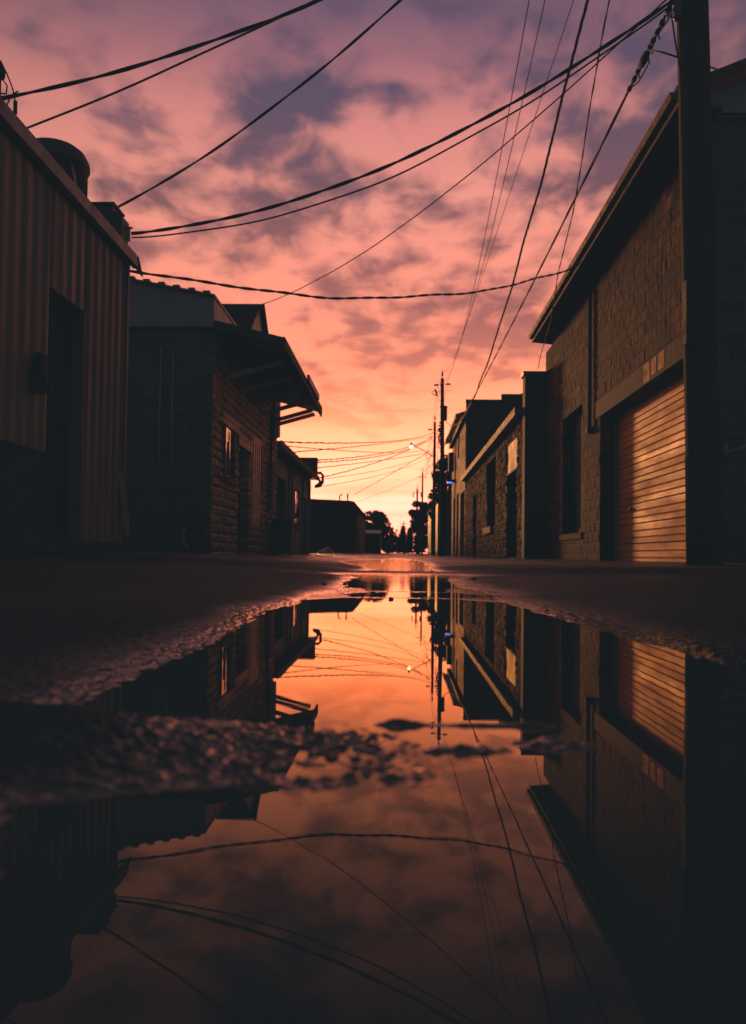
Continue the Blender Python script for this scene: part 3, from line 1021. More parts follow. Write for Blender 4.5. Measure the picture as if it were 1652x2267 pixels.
for a, b_, c_, d_ in ((y0, y0 + 0.07, z0, z1), (y1 - 0.07, y1, z0, z1), (y0 + 0.07, y1 - 0.07, z1 - 0.07, z1), (y0 + 0.07, y1 - 0.07, z0, z0 + 0.07), ((y0 + y1) / 2 - 0.02, (y0 + y1) / 2 + 0.02, z0 + .07, z1 - .07)):
    wf.box(EX - 0.05, EX + 0.016, a + 0.002, b_ - 0.002, c_ + 0.002, d_ - 0.002)
wo = wf.build('window', M['black'], bE)
MB().quad((EX + 0.012, y0, z0), (EX - 0.012, y1, z0), (EX - 0.012, y1, z1), (EX + 0.012, y0, z1)).build('pane', M['glass'], wo)
MB().box(EX - 0.05, EX + 0.06, y0 - 0.1, y1 + 0.1, z0 - 0.1, z0 - 0.002).build('sill', M['plaster'], wo)
y0, y1, z0, z1 = d2
MB().box(EX - 0.24, EX - 0.19, y0 + 0.003, y1 - 0.003, z0, z1 - 0.003).build('door', M['door_dark'], bE)
for y in (24.1, 24.75, 27.5, 29.5):
    MB().box(EX + 0.002, EX + 0.06, y, y + 0.14, 0.05, 2.7).build('pilaster', M['plaster_grey'], bE)
# roof box + looped pipes
p0, p1 = atY(667, 1016, 29.2), atY(700, 1016, 29.2)
rb = thing('roof_box', 'square dark box on the far end of the low annex roof', 'roof unit', ((p0.x + p1.x) / 2, 29.5, 2.85))
MB().box(p0.x - 0.1, p1.x, 29.2, 29.85, 2.8, p0.z).build('cabinet', M['far_wall'], rb, 0.01)
MB().box(p0.x - 0.13, p1.x + 0.03, 29.17, 29.88, p0.z + 0.002, p0.z + 0.05).build('lid', M['far_roof'], rb)
vp = thing('vent_pipe', 'pair of bent black pipes curling off the end of the low annex wall', 'pipe', (-2.95, 29.9, 2.6))
Yp = 29.9
for s_, off in ((1.0, 0.0), (0.55, 0.18)):
    q = [(697, 1048), (710, 1047), (715, 1052), (714.5, 1068), (709, 1076), (697, 1078)] if s_ == 1 else [(697, 1056), (706, 1061), (709, 1066), (706, 1072), (699, 1076)]
    MB().tube([atY(a, b_, Yp + off) for a, b_ in q], 0.05, 10).build('bent_pipe', M['black'], vp)
# bin by the annex
bn = thing('wheelie_bin', 'dark wheeled bin standing where the block building meets the annex', 'bin', (-2.78, 20.0, 0.12))
zg = gz(-2.75, 20.0)
MB().prism([(-2.98, 19.85, zg + 0.05), (-2.58, 19.85, zg + 0.05), (-2.52, 19.80, zg + 0.78), (-3.0 + 0.013, 19.80, zg + 0.78)], (0, 0.5, 0)).build('body', M['bin'], bn, 0.01)
MB().prism([(-2.985, 19.77, zg + 0.785), (-2.49, 19.77, zg + 0.785), (-2.51, 19.77, zg + 0.84), (-2.97, 19.77, zg + 0.86)], (0, 0.56, 0)).build('lid', M['bin'], bn, 0.01)
for x in (-2.93, -2.63):
    MB().tube([(x - 0.02, 20.32, zg + 0.08), (x + 0.02, 20.32, zg + 0.08)], 0.08, 14).build('wheel', M['black'], bn)
# drainpipe elbow + round disc at the block building's corner
pts = [atY(px, py, 13.2) for px, py in ((412, 1171), (406, 1180), (405, 1190), (408, 1201), (414, 1212), (419, 1219))]
pts[-1].z = max(pts[-1].z, gz(pts[-1].x, 13.2) + 0.03)
tag(MB().tube(pts, 0.03, 10).build('drain_pipe', M['pipe_pale']), 'pale bent drain pipe at the foot of the dark block end wall', 'pipe')
p = atY(440, 1192, 13.2)
hp = thing('hose_reel', 'round grey reel leaning on the dark block wall, right of the bent pipe', 'reel', (p.x, 13.25, 0.15))
zc = gz(p.x, 13.2) + 0.24
mb = MB()
circ = [(p.x + 0.17 * math.cos(a), 13.26, zc + 0.23 * math.sin(a)) for a in [2 * math.pi * k / 18 for k in range(18)]]
mb.prism(circ, (0, 0.05, 0))
mb.build('drum', M['black'], hp)
MB().tube([(p.x + 0.12 * math.cos(a), 13.24, zc + 0.17 * math.sin(a)) for a in [2 * math.pi * k / 18 for k in range(19)]], 0.02, 6, cap=False).build('coil', M['ac'], hp)
# weeds at the metal wall's foot
mb = MB()
p = atX(92, 1186, -2.8)
for k in range(70):
    bx, by = p.x + random.uniform(-0.12, 0.12), p.y + random.uniform(-0.25, 0.25)
    z0 = gz(bx, by) - 0.01
    hh = random.uniform(0.04, 0.20)
    lx, ly = random.uniform(-0.06, 0.06), random.uniform(-0.06, 0.06)
    mb.quad((bx - 0.004, by, z0), (bx + 0.004, by, z0), (bx + lx, by + ly, z0 + hh))
tag(mb.build('weed_clump', M['weed']), 'small dry weed clump at the foot of the brown metal wall', 'weed')

# ---- far dark building
F0 = 65.0
p0, p1 = atY(640, 1105, F0), atY(796, 1120, F0)
fx0, fx1 = p0.x, p1.x - 0.15
zt = atY(740, 1107, F0).z
zm = atY(740, 1131, F0).z
bF = thing('flat_roofed_building', 'big dark plain building closing the left side, beyond the low annex', 'building', (fx0 / 2 + fx1 / 2, F0 + 8, 0.1))
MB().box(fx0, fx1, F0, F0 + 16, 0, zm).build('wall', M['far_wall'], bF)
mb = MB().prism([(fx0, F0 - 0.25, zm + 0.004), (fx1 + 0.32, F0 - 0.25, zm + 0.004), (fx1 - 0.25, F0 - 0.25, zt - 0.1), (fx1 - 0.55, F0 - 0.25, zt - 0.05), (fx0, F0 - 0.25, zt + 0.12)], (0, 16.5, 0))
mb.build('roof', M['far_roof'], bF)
MB().box(fx1 + 0.002, fx1 + 0.06, F0 + 2, F0 + 3, 0.1, 2.2).build('door', M['door_dark'], bF)
# masts on its roof
p = atY(770, 1094, F0 + 1)
sm2 = thing('service_mast', 'tall service mast with insulators on the far dark roof', 'mast', (p.x, F0 + 1, zt - 0.1))
MB().tube([(p.x, F0 + 1, zt - 0.2), (p.x, F0 + 1, p.z + 0.05)], 0.045, 8).build('mast_pipe', M['black'], sm2)
for k in range(3):
    MB().lathe((p.x, F0 + 0.94, p.z - 0.12 * k - 0.05), [(0.03, 0), (0.09, 0.02), (0.09, 0.06), (0.03, 0.08)], 10).build('insulator', M['insul'], sm2)
p = atY(753, 1099, F0 + 1)
sm3 = thing('gooseneck_vent', 'small gooseneck pipe left of the mast on the far dark roof', 'pipe', (p.x, F0 + 1, zt - 0.1))
MB().tube([(p.x - 0.03, F0 + 1, zt - 0.15), (p.x - 0.03, F0 + 1, p.z + 0.02), (p.x + 0.03, F0 + 1, p.z + 0.12), (p.x + 0.13, F0 + 1, p.z + 0.13), (p.x + 0.16, F0 + 1, p.z + 0.05)], 0.05, 8).build('bent_pipe', M['black'], sm3)
# tarp heap at its foot
p0, p1 = atY(697, 1200, 45), atY(742, 1200, 45)
mb = MB()
nx_, ny_ = 16, 10
vs, fs = [], []
for j in range(ny_):
    for i in range(nx_):
        u, v = i / (nx_ - 1), j / (ny_ - 1)
        xx = p0.x + (p1.x - p0.x) * u
        yy = 45 + 1.6 * v
        e_ = math.sin(math.pi * u) ** 0.7 * math.sin(math.pi * v) ** 0.6
        vs.append((xx, yy, 0.05 + 0.40 * e_ + 0.06 * e_ * math.sin(9 * u + 5 * v) + 0.05 * e_ * random.random()))
for j in range(ny_ - 1):
    for i in range(nx_ - 1):
        fs.append((j * nx_ + i, j * nx_ + i + 1, (j + 1) * nx_ + i + 1, (j + 1) * nx_ + i))
mb.add(vs, fs, True)
tag(mb.build('tarp', M['tarp']), 'bluish tarp heap on the ground past the low annex', 'tarp')

# ---- small garage with pale fascia
G0 = 85.0
p0, p1 = atY(795, 1174, G0), atY(844, 1182, G0)
bG = thing('small_garage', 'small far garage with a pale pink roof edge, right of the dark building', 'garage', ((p0.x + p1.x) / 2, G0 + 3, 0.1))
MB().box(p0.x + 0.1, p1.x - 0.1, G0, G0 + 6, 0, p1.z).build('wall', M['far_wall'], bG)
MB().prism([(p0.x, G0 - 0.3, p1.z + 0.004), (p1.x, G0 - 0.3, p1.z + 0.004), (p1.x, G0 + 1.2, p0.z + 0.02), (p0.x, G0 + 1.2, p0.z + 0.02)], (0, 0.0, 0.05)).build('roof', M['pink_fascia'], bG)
MB().box(p0.x + 0.35, p1.x - 0.7, G0 - 0.03, G0 - 0.002, 0.1, 1.9).build('garage_door', M['black'], bG)

# ------------------------------------------------------------------ RIGHT SIDE
RX = 3.55
H0, H1 = 10.08, 21.3
bH = thing('garage_building', 'tall tan block garage building with a ribbed roller door, on the right', 'building', (6.5, 15.5, 0.0))
HT = 5.18
GD = (10.62, 15.45, 0.0, 2.65)
# window recess
wH = (atX(1290, 900, RX).y, atX(1246, 900, RX).y, 0.62, atX(1290, 893, RX).z)
mb = relief_wall(MB(), RX, H0, H1, -0.05, HT, [GD, wH], 0.30, -1, 0.40, 0.20, 0.03, 0.007, 0.010, 0.006, 161)
mb.quad((RX, H1, 0), (10, H1, 0), (10, H1, HT), (RX, H1, HT))
mb.build('wall', M['block_tan_y'], bH)
mb = MB()
mb.quad((RX, H0, -0.05), (12, H0, -0.05), (12, H0, 5.32), (RX, H0, 5.32))
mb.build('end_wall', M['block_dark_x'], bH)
# gable
mb = MB()
gs = 0.40
mb.prism([(RX - 0.4, H0 - 0.10, 5.325), (12, H0 - 0.10, 5.325), (12, H0 - 0.10, 5.50 + gs * (12 - RX)), (RX - 0.4, H0 - 0.10, 5.50 - gs * 0.2)], (0, 0.06, 0))
mb.build('gable_siding', M['metal_grey'], bH)
EXR = 3.12
pe = atX(1180, 742, EXR)
EY = pe.y
mb = MB()
mb.prism([(EXR, H0 - 0.35, 5.28), (RX + 0.05, H0 - 0.35, 5.23), (RX + 0.05, H0 - 0.35, 5.27), (EXR, H0 - 0.35, 5.32)], (0, EY - H0 + 0.35, 0))
mb.build('soffit', M['soffit'], bH)
mb = MB()
zt_ = 5.44
mb.prism([(EXR - 0.05, H0 - 0.4, zt_), (12, H0 - 0.4, zt_ + gs * (12 - EXR)), (12, H0 - 0.4, zt_ + 0.06 + gs * (12 - EXR)), (EXR - 0.05, H0 - 0.4, zt_ + 0.05)], (0, EY - H0 + 0.45, 0))
mb.build('roof', M['soffit'], bH)
mb = MB().box(EXR - 0.025, EXR - 0.002, H0 - 0.38, EY, 5.27, 5.435)
mb.build('fascia', M['flash_pale'], bH)
# gutter
mb = MB().prism([(EXR - 0.03, H0 - 0.36, 5.34), (EXR - 0.10, H0 - 0.36, 5.35), (EXR - 0.12, H0 - 0.36, 5.43), (EXR - 0.03, H0 - 0.36, 5.43)], (0, EY - H0 + 0.30, 0))
mb.build('gutter', M['flash_pale'], bH)
# lintel course above door
mb = MB().box(RX - 0.026, RX + 0.02, GD[0] - 0.3, GD[1] + 0.25, GD[3] + 0.002, GD[3] + 0.31)
mb.build('lintel', M['soldier'], bH)
# pale paint patches
mb = MB()
for (x0, x1, ya_, yb_) in ((1430, 1443, 772, 850), (1447, 1458, 765, 822), (1462, 1476, 752, 800)):
    pa, pb_ = atX(x0, ya_, RX), atX(x1, ya_, RX)
    pc = atX(x0, yb_, RX)
    mb.box(RX - 0.031, RX - 0.0265, min(pa.y, pb_.y), max(pa.y, pb_.y), min(GD[3] + 0.06, pc.z), GD[3] + 0.29)
mb.build('bare_patch', M['bare'], bH)
# roller door: four sections with pressed ribs
DX = RX + 0.29
mb = MB()
prof = []
zz = 0.03
SEC = (GD[3] - 0.03) / 4
for s_ in range(4):
    zb_ = 0.03 + s_ * SEC
    for half in range(2):
        h0 = zb_ + half * SEC / 2
        hs = SEC / 2
        dg = 0.055 if half == 0 else 0.03
        prof += [(0.0 + dg, h0), (0.0, h0 + 0.018), (0.0, h0 + hs * 0.27), (0.014, h0 + hs * 0.31), (0.0, h0 + hs * 0.36),
                 (0.0, h0 + hs * 0.60), (0.014, h0 + hs * 0.64), (0.0, h0 + hs * 0.69), (0.0, h0 + hs - 0.004), (dg, h0 + hs)]
for (o1, za), (o2, zb2) in zip(prof, prof[1:]):
    if zb2 - za < 1e-5 and abs(o1 - o2) < 1e-5: continue
    mb.quad((DX + o1, GD[0], za), (DX + o1, GD[1], za), (DX + o2, GD[1], zb2), (DX + o2, GD[0], zb2))
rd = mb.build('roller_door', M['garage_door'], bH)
MB().box(DX - 0.05, DX - 0.015, 14.35, 14.6, 0.93, 0.96).build('handle', M['black'], rd)
MB().box(DX - 0.05, DX - 0.003, GD[1] - 0.16, GD[1] - 0.003, 0.0, GD[3] - 0.003).build('door_jamb', M['plaster_grey'], rd)
MB().box(DX - 0.05, DX - 0.003, GD[0] + 0.003, GD[0] + 0.08, 0.0, GD[3] - 0.003).build('door_jamb', M['black'], rd)
# window in the recess: frame, blind, panes
y0, y1, z0, z1 = wH
xw = RX + 0.20
mb = MB()
ym = y0 + (y1 - y0) * 0.48
for a, b_, c_, d_ in ((y0, y0 + 0.08, z0, z1), (y1 - 0.08, y1, z0, z1), (ym - 0.05, ym + 0.05, z0, z1), (y0 + .08, ym - .05, z1 - 0.1, z1), (ym + .05, y1 - .08, z1 - 0.1, z1), (y0 + .08, ym - .05, z0, z0 + .1), (ym + .05, y1 - .08, z0, z0 + .1)):
    mb.box(xw, xw + 0.07, a + 0.002, b_ - 0.002, c_ + 0.002, d_ - 0.002)
for k in range(1, 4):
    zz = z0 + (z1 - z0) * k / 4
    mb.box(xw + 0.01, xw + 0.06, y0 + 0.08, ym - 0.05, zz - 0.015, zz + 0.015)
wo = mb.build('window', M['black'], bH)
MB().quad((xw + 0.05, y0, z0), (xw + 0.05, y1, z0), (xw + 0.05, y1, z1), (xw + 0.05, y0, z1)).build('pane', M['door_grey'], wo)
MB().box(RX - 0.05, RX + 0.1, y0 - 0.1, y1 + 0.1, z0 - 0.12, z0 - 0.002).build('sill', M['block_tan_y'], wo)
# downpipe / conduit with loose wires at the head
pd0, pd1 = atX(1304, 612, RX - 0.05), atX(1311, 945, RX - 0.05)
yd = (pd0.y + pd1.y) / 2
dp = MB().tube([(RX - 0.06, yd, pd0.z), (RX - 0.06, yd, pd1.z)], 0.035, 8).build('conduit', M['black'], bH)
MB().box(RX - 0.12, RX - 0.003, yd - 0.06, yd + 0.06, pd1.z - 0.1, pd1.z + 0.02).build('junction_box', M['black'], dp)
mb = MB()
for k in range(4):
    q = [Vector((RX - 0.06, yd, pd0.z))]
    for j in range(5):
        q.append(Vector((RX - 0.08 - random.uniform(0, 0.06), yd + 0.12 * (j + 1) * (0.6 + 0.2 * k) * 0.7, pd0.z + random.uniform(-0.35, 0.12) * (1 if j < 4 else 0.3))))
    mb.tube(q, 0.007)
mb.build('loose_wire', M['cable'], dp)
# floodlight under the eave near corner
p = atX(1499, 240, 3.3)
fl = thing('eave_floodlight', 'small pale bell-shaped lamp under the garage eave beside the near pole', 'lamp', (3.3, p.y, 5.2))
MB().lathe((3.3, p.y, p.z - 0.11), [(0.075, 0.0), (0.07, 0.06), (0.05, 0.13), (0.03, 0.17)], 14).build('shade', M['flash_pale'], fl)
MB().tube([(3.3, p.y, p.z + 0.04), (3.3, p.y, 5.26)], 0.015, 8).build('stem', M['black'], fl)
# rail stub on the end wall
p0, p1 = atY(1612, 1003, H0 - 0.15), atY(1668, 982, H0 - 0.15)
rl_ = thing('wall_rail', 'pale slanting pipe rail fixed to the dark end wall right of the pole', 'rail', (p0.x, H0 - 0.1, p0.z))
MB().tube([p0, p1], 0.022, 8).build('rail_pipe', M['pipe_pale'], rl_)
MB().tube([p0, p0 + Vector((0, 0.14, 0.06))], 0.03, 8).build('bracket', M['pipe_pale'], rl_)
MB().tube([p0 + Vector((-0.03, 0, 0.12)), p0 + Vector((0.0, 0, -0.1))], 0.022, 8).build('bracket', M['pipe_pale'], rl_)

# ---- low block building with sloped coping
BX = 3.08
I0, I1 = 21.32, 41.5
bI = thing('low_block_building', 'low rough block building with pale roof edging, beyond the garage', 'building', (6, 31, 0))
IT = 3.72


def hole_px(X, x0, x1, ytop, ybot, yref=None):
    a, b_ = atX(x0, ytop, X), atX(x1, ytop, X)
    zt2 = atX((x0 + x1) / 2, ytop, X).z
    zb2 = atX((x0 + x1) / 2, ybot, X).z
    return (min(a.y, b_.y), max(a.y, b_.y), zb2, zt2)


h1 = hole_px(BX, 1123, 1146, 975, 1216); h1 = (h1[0], h1[1], 0.10, h1[3])
h2 = hole_px(BX, 1079, 1098, 1018, 1166)
h3 = hole_px(BX, 1048, 1056, 1094, 1218); h3 = (h3[0], h3[1], 0.10, h3[3])
mb = relief_wall(MB(), BX, I0, I1, -0.02, IT, [h1, h2, h3], 0.45, -1, 0.40, 0.20, 0.04, 0.018, 0.035, 0.03, 131)
mb.build('wall', M['block_old_y'], bI)
mb = MB()
mb.prism([(BX - 0.22, I0 + 0.35, IT + 0.004), (10, I0 + 0.35, IT + 0.6), (10, I0 + 0.35, IT + 0.75), (BX - 0.22, I0 + 0.35, IT + 0.16)], (0, I1 - I0 - 0.4, 0))
mb.build('roof', M['flashing'], bI)
mb = MB().box(BX - 0.25, BX - 0.222, I0 + 0.33, I1 - 0.04, IT - 0.02, IT + 0.18)
mb.build('coping', M['flash_pale'], bI)
# parapet end
pt = atY(1163, 822, I0 - 0.12)
mb = MB().box(pt.x, RX - 0.003, I0 - 0.12, I0 + 0.3, 0.0, pt.z - 0.1)
mb.box(RX - 0.003, 9, I0 - 0.018 + 0.03, I0 + 0.3, 0.0, pt.z - 0.1)
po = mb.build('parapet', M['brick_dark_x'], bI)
MB().box(pt.x - 0.05, RX - 0.003, I0 - 0.16, I0 + 0.34, pt.z - 0.098, pt.z).build('cap', M['flashing'], po)
# door + bright transom
y0, y1, z0, z1 = h1
zt3 = atX(1135, 1041, BX).z
MB().box(BX + 0.38, BX + 0.44, y0 + 0.003, y1 - 0.003, z0, zt3 - 0.05).build('door', M['door_dark'], bI)
tw = MB()
for k in range(7):
    tw.box(BX + 0.02, BX + 0.045, y0 + 0.01 + (y1 - y0) * k / 7, y0 + (y1 - y0) * (k + 0.9) / 7, zt3 + 0.02, z1 - 0.02)
tw.box(BX + 0.05, BX + 0.07, y0 + 0.003, y1 - 0.003, zt3, z1 - 0.004)
tw.build('transom', M['pale_wall'], bI)
MB().box(BX - 0.01, BX + 0.44, y0 + 0.003, y1 - 0.003, zt3 - 0.048, zt3 - 0.002).build('transom_bar', M['black'], bI)
y0, y1, z0, z1 = h2
mb = MB()
for a, b_, c_, d_ in ((y0, y0 + 0.1, z0, z1), (y1 - 0.1, y1, z0, z1), (y0 + .1, y1 - .1, z1 - .1, z1), (y0 + .1, y1 - .1, z0, z0 + .1)):
    mb.box(BX + 0.36, BX + 0.42, a + .002, b_ - .002, c_ + .002, d_ - .002)
wo = mb.build('window', M['black'], bI)
MB().quad((BX + 0.40, y0, z0), (BX + 0.40, y1, z0), (BX + 0.40, y1, z1), (BX + 0.40, y0, z1)).build('pane', M['door_dark'], wo)
MB().box(BX - 0.12, BX + 0.05, y0 + 0.6, y1 + 0.25, z0 - 0.22, z0 - 0.002).build('sill', M['plaster'], wo)
y0, y1, z0, z1 = h3
MB().box(BX + 0.36, BX + 0.42, y0 + 0.003, y1 - 0.003, z0, z1 - 0.003).build('door', M['door_dark'], bI)

# ---- tall plaster building
J0, J1 = 41.52, 52.5
bJ = thing('tall_plaster_building', 'tall ochre plaster building with a stepped dark end wall, right of the transformer pole', 'building', (6.5, 47, 0.1))
JT = 7.0
k1 = hole_px(BX, 1030, 1045, 1072, 1220); k1 = (max(J0 + 0.1, k1[0]), max(J0 + 0.2, k1[1]), 0.12, k1[3])
k1 = (41.9, 45.0, 0.12, atX(1037, 1076, BX).z)
k2 = (46.1, 47.9, 0.12, atX(1021, 1085, BX).z)
k3 = (49.3, 50.9, 0.12, atX(1007, 1102, BX).z)
k4 = (46.0, 47.1, atX(1024, 1000, BX).z, atX(1024, 945, BX).z)
k5 = (48.9, 50.0, atX(1012, 1060, BX).z, atX(1012, 1000, BX).z)
mb = MB().wallX(BX, J0, J1, 0, JT, [k1, k2, k3, k4, k5], 0.5, -1)
mb.quad((BX, J1, 0), (10, J1, 0), (10, J1, JT), (BX, J1, JT))
mb.build('wall', M['plaster'], bJ)
pa, pb_, pc = atY(1031, 888, J0), atY(1110, 876, J0), atY(1240, 876, J0)
mb = MB()
mb.quad((BX, J0, 0), (pc.x, J0, 0), (pc.x, J0, pb_.z), (pb_.x, J0, pb_.z), (pb_.x, J0, pa.z), (BX, J0, pa.z))
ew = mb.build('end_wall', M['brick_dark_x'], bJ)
mb = MB().box(BX - 0.02, pb_.x - 0.003, J0 - 0.06, J0 + 0.3, pa.z + 0.002, pa.z + 0.08)
mb.box(pb_.x, pc.x, J0 - 0.06, J0 + 0.3, pb_.z + 0.002, pb_.z + 0.08)
mb.build('coping', M['flashing'], ew)
mb = MB()
mb.prism([(BX - 0.42, J0 + 0.8, 7.02), (BX + 3.5, J0 + 0.8, 8.3), (BX + 3.5, J0 + 0.8, 8.42), (BX - 0.42, J0 + 0.8, 7.16)], (0, J1 - J0 - 0.2, 0))
mb.build('roof', M['flashing'], bJ)
mb = MB().box(BX - 0.20, BX - 0.002, J0 + 0.02, J1 + 0.3, 6.72, 6.98)
mb.build('cornice', M['flash_pale'], bJ)
mb = MB().box(BX - 0.44, BX - 0.422, J0 + 0.8, J1 + 0.62, 6.99, 7.18)
mb.build('fascia', M['flash_pale'], bJ)
for k, nm in ((k1, 'garage_door'), (k2, 'door'), (k3, 'door')):
    MB().box(BX + 0.4, BX + 0.49, k[0] + 0.004, k[1] - 0.004, k[2], k[3] - 0.004).build(nm, M['door_grey'] if nm == 'garage_door' else M['door_dark'], bJ)
for k in (k4, k5):
    wo = MB().box(BX + 0.1, BX + 0.18, k[0] + 0.004, k[1] - 0.004, k[2] + 0.004, k[3] - 0.004).build('window', M['black'], bJ)
MB().box(BX - 0.25, BX - 0.003, 51.6, 52.3, atX(1004, 1040, BX).z, atX(1004, 1000, BX).z).build('vent_box', M['black'], bJ)
p = atX(1001, 1071, BX - 0.5)
bl = thing('blue_door_light', 'small blue-lit fixture on the corner of the ochre plaster building', 'lamp', (BX, 50.2, p.z))
zb3 = atX(1005, 1071, BX).z
MB().box(BX - 0.45, BX - 0.003, 49.9, 50.3, zb3 + 0.06, zb3 + 0.20).build('hood', M['black'], bl)
MB().box(BX - 0.42, BX - 0.16, 49.95, 50.25, zb3, zb3 + 0.056).build('tube', M['blue'], bl)

# ---- far sheds with pale alley walls
for (x0, x1, yt, yb, y0, lab, nm) in ((947.5, 954, 1131, 1195, None, 'far pale-sided shed between the two street poles, the more distant one', 'far_shed'),
                                      (964, 968.8, 1113, 1205, None, 'far pale-sided shed right of the street lamp pole, the nearer one', 'near_shed')):
    X = 2.95 if nm == 'far_shed' else 2.95
    ya_ = atX(x1, 1220, X).y
    yb_ = atX(x0, 1220, X).y
    zt4 = atX((x0 + x1) / 2, yt + 4, X).z
    bs = thing('shed', lab, 'shed', (X + 3, ya_ + 3, 0.1))
    MB().quad((X, ya_, 0.5), (X, yb_, 0.5), (X, yb_, zt4), (X, ya_, zt4)).build('pale_wall', M['pale_wall'], bs)
    mb = MB()
    mb.quad((X, ya_, 0), (9, ya_, 0), (9, ya_, zt4 + 0.9), (X, ya_, zt4))
    mb.quad((X, ya_, 0), (X, yb_, 0), (X, yb_, 0.497), (X, ya_, 0.497))
    mb.quad((X, yb_, 0), (9, yb_, 0), (9, yb_, zt4 + 0.9), (X, yb_, zt4))
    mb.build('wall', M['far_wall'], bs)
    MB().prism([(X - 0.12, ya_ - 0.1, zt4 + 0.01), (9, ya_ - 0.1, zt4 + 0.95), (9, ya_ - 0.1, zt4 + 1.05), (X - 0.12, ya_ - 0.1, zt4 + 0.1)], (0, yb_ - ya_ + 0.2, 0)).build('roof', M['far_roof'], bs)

# ------------------------------------------------------------------ POLES
def pole_at(px, ytop, Y, label, r0, r1, tilt=0.0, group='utility poles down the right side of the alley'):
    top = atY(px, ytop, Y)
    base = Vector((top.x + tilt, Y, gz(top.x, Y) - 0.05))
    t = thing('utility_pole', label, 'utility pole', (base.x, Y, base.z), group)
    MB().tube([base.lerp(top, k / 8) for k in range(9)], r0, 14, r1).build('pole', M['pole'], t)
    return t, top, base


def insulator(t, p, horizontal=0, s=1.0):
    mb = MB()
    p = Vector(p)
    if horizontal:
        h = horizontal
        pts = [p + Vector((h * d * s, 0, 0)) for d in (0, 0.10, 0.12, 0.16, 0.18, 0.22, 0.24, 0.28, 0.30)]
        mb.tube(pts, [0.012 * s, 0.012 * s, 0.05 * s, 0.05 * s, 0.03 * s, 0.055 * s, 0.03 * s, 0.05 * s, 0.02 * s], 10)
    else:
        mb.lathe(p, [(0.015 * s, 0), (0.015 * s, 0.10 * s), (0.05 * s, 0.12 * s), (0.05 * s, 0.2 * s), (0.035 * s, 0.22 * s), (0.045 * s, 0.26 * s), (0.02 * s, 0.36 * s)], 10)
    mb.build('insulator', M['insul'], t)


# near pole, running out of the top of the picture
NP = Vector((2.80, 7.9, 0))
zt5 = 10.9
b0, b1 = atY(1562, 1255, 7.9), atY(1533, 0, 7.9)
sl_ = (b1.x - b0.x) / (b1.z - b0.z)
def npx(z): return b0.x + sl_ * (z - b0.z)
pn = thing('utility_pole', 'massive dark timber pole nearest the camera in front of the garage end', 'utility pole', (npx(0), 7.9, 0), 'utility poles down the right side of the alley')
MB().tube([(npx(z), 7.9, z) for z in np.linspace(-0.1, zt5, 12)], 0.155, 24, 0.125).build('pole', M['pole'], pn)
MB().tube([(npx(0.3) - 0.165, 7.86, -0.05), (npx(1.05) - 0.16, 7.86, 1.05)], 0.016, 8).build('ground_conduit', M['flash_pale'], pn)
MB().box(npx(2.2) - 0.19, npx(2.2) - 0.09, 7.70, 7.80, 2.05, 2.62).build('junction_box', M['black'], pn)
MB().bar((npx(9.9) - 0.75, 7.75, 9.9), (npx(9.9) + 0.75, 7.75, 9.9), 0.09, 0.11).build('crossarm', M['pole'], pn)
for dx in (-0.6, -0.25, 0.6):
    insulator(pn, (npx(9.9) + dx, 7.75, 9.955))
zc_ = atY(1490, 40, 7.9).z
MB().lathe((npx(zc_) - 0.17, 7.80, zc_ - 0.09), [(0.02, 0), (0.045, 0.03), (0.03, 0.06), (0.05, 0.10), (0.03, 0.14), (0.045, 0.18), (0.02, 0.22)], 12).build('spool_insulator', M['insul'], pn)
MB().bar((npx(zc_ + .2) - 0.13, 7.86, zc_ + 0.18), (npx(zc_ + .2) - 0.30, 7.84, zc_ + 0.20), 0.03, 0.05).build('bracket', M['black'], pn)
q = [atY(px, py, 7.85) for px, py in ((1484, -20), (1488, 40), (1494, 85), (1500, 120), (1508, 160))]
MB().tube(q, 0.008).build('bond_wire', M['cable'], pn)

# transformer pole
t1, top1, base1 = pole_at(979.5, 838, 52.0, 'tall utility pole carrying a transformer can, in front of the ochre building', 0.17, 0.105, 0.10)
insulator(t1, top1 + Vector((0, 0, 0.0)), 0, 1.3)
for s_, dy in ((-1, 0), (1, 0)):
    z = atY(980, 847 if s_ < 0 else 845, 52).z
    insulator(t1, (top1.x + s_ * 0.10, 52, z - 0.15), s_, 1.35)
ct, cb_ = atY(982, 903, 52), atY(982, 933, 52)
can = MB().lathe((ct.x, 51.62, cb_.z), [(0.19, 0), (0.21, 0.02), (0.21, ct.z - cb_.z - 0.06), (0.25, ct.z - cb_.z - 0.04), (0.25, ct.z - cb_.z), (0.12, ct.z - cb_.z + 0.07), (0, ct.z - cb_.z + 0.08)], 20).build('transformer', M['transformer'], t1)
MB().lathe((ct.x - 0.17, 51.62, ct.z), [(0.03, 0), (0.055, 0.04), (0.03, 0.1), (0.05, 0.14), (0.02, 0.28)], 10).build('bushing', M['insul'], can)
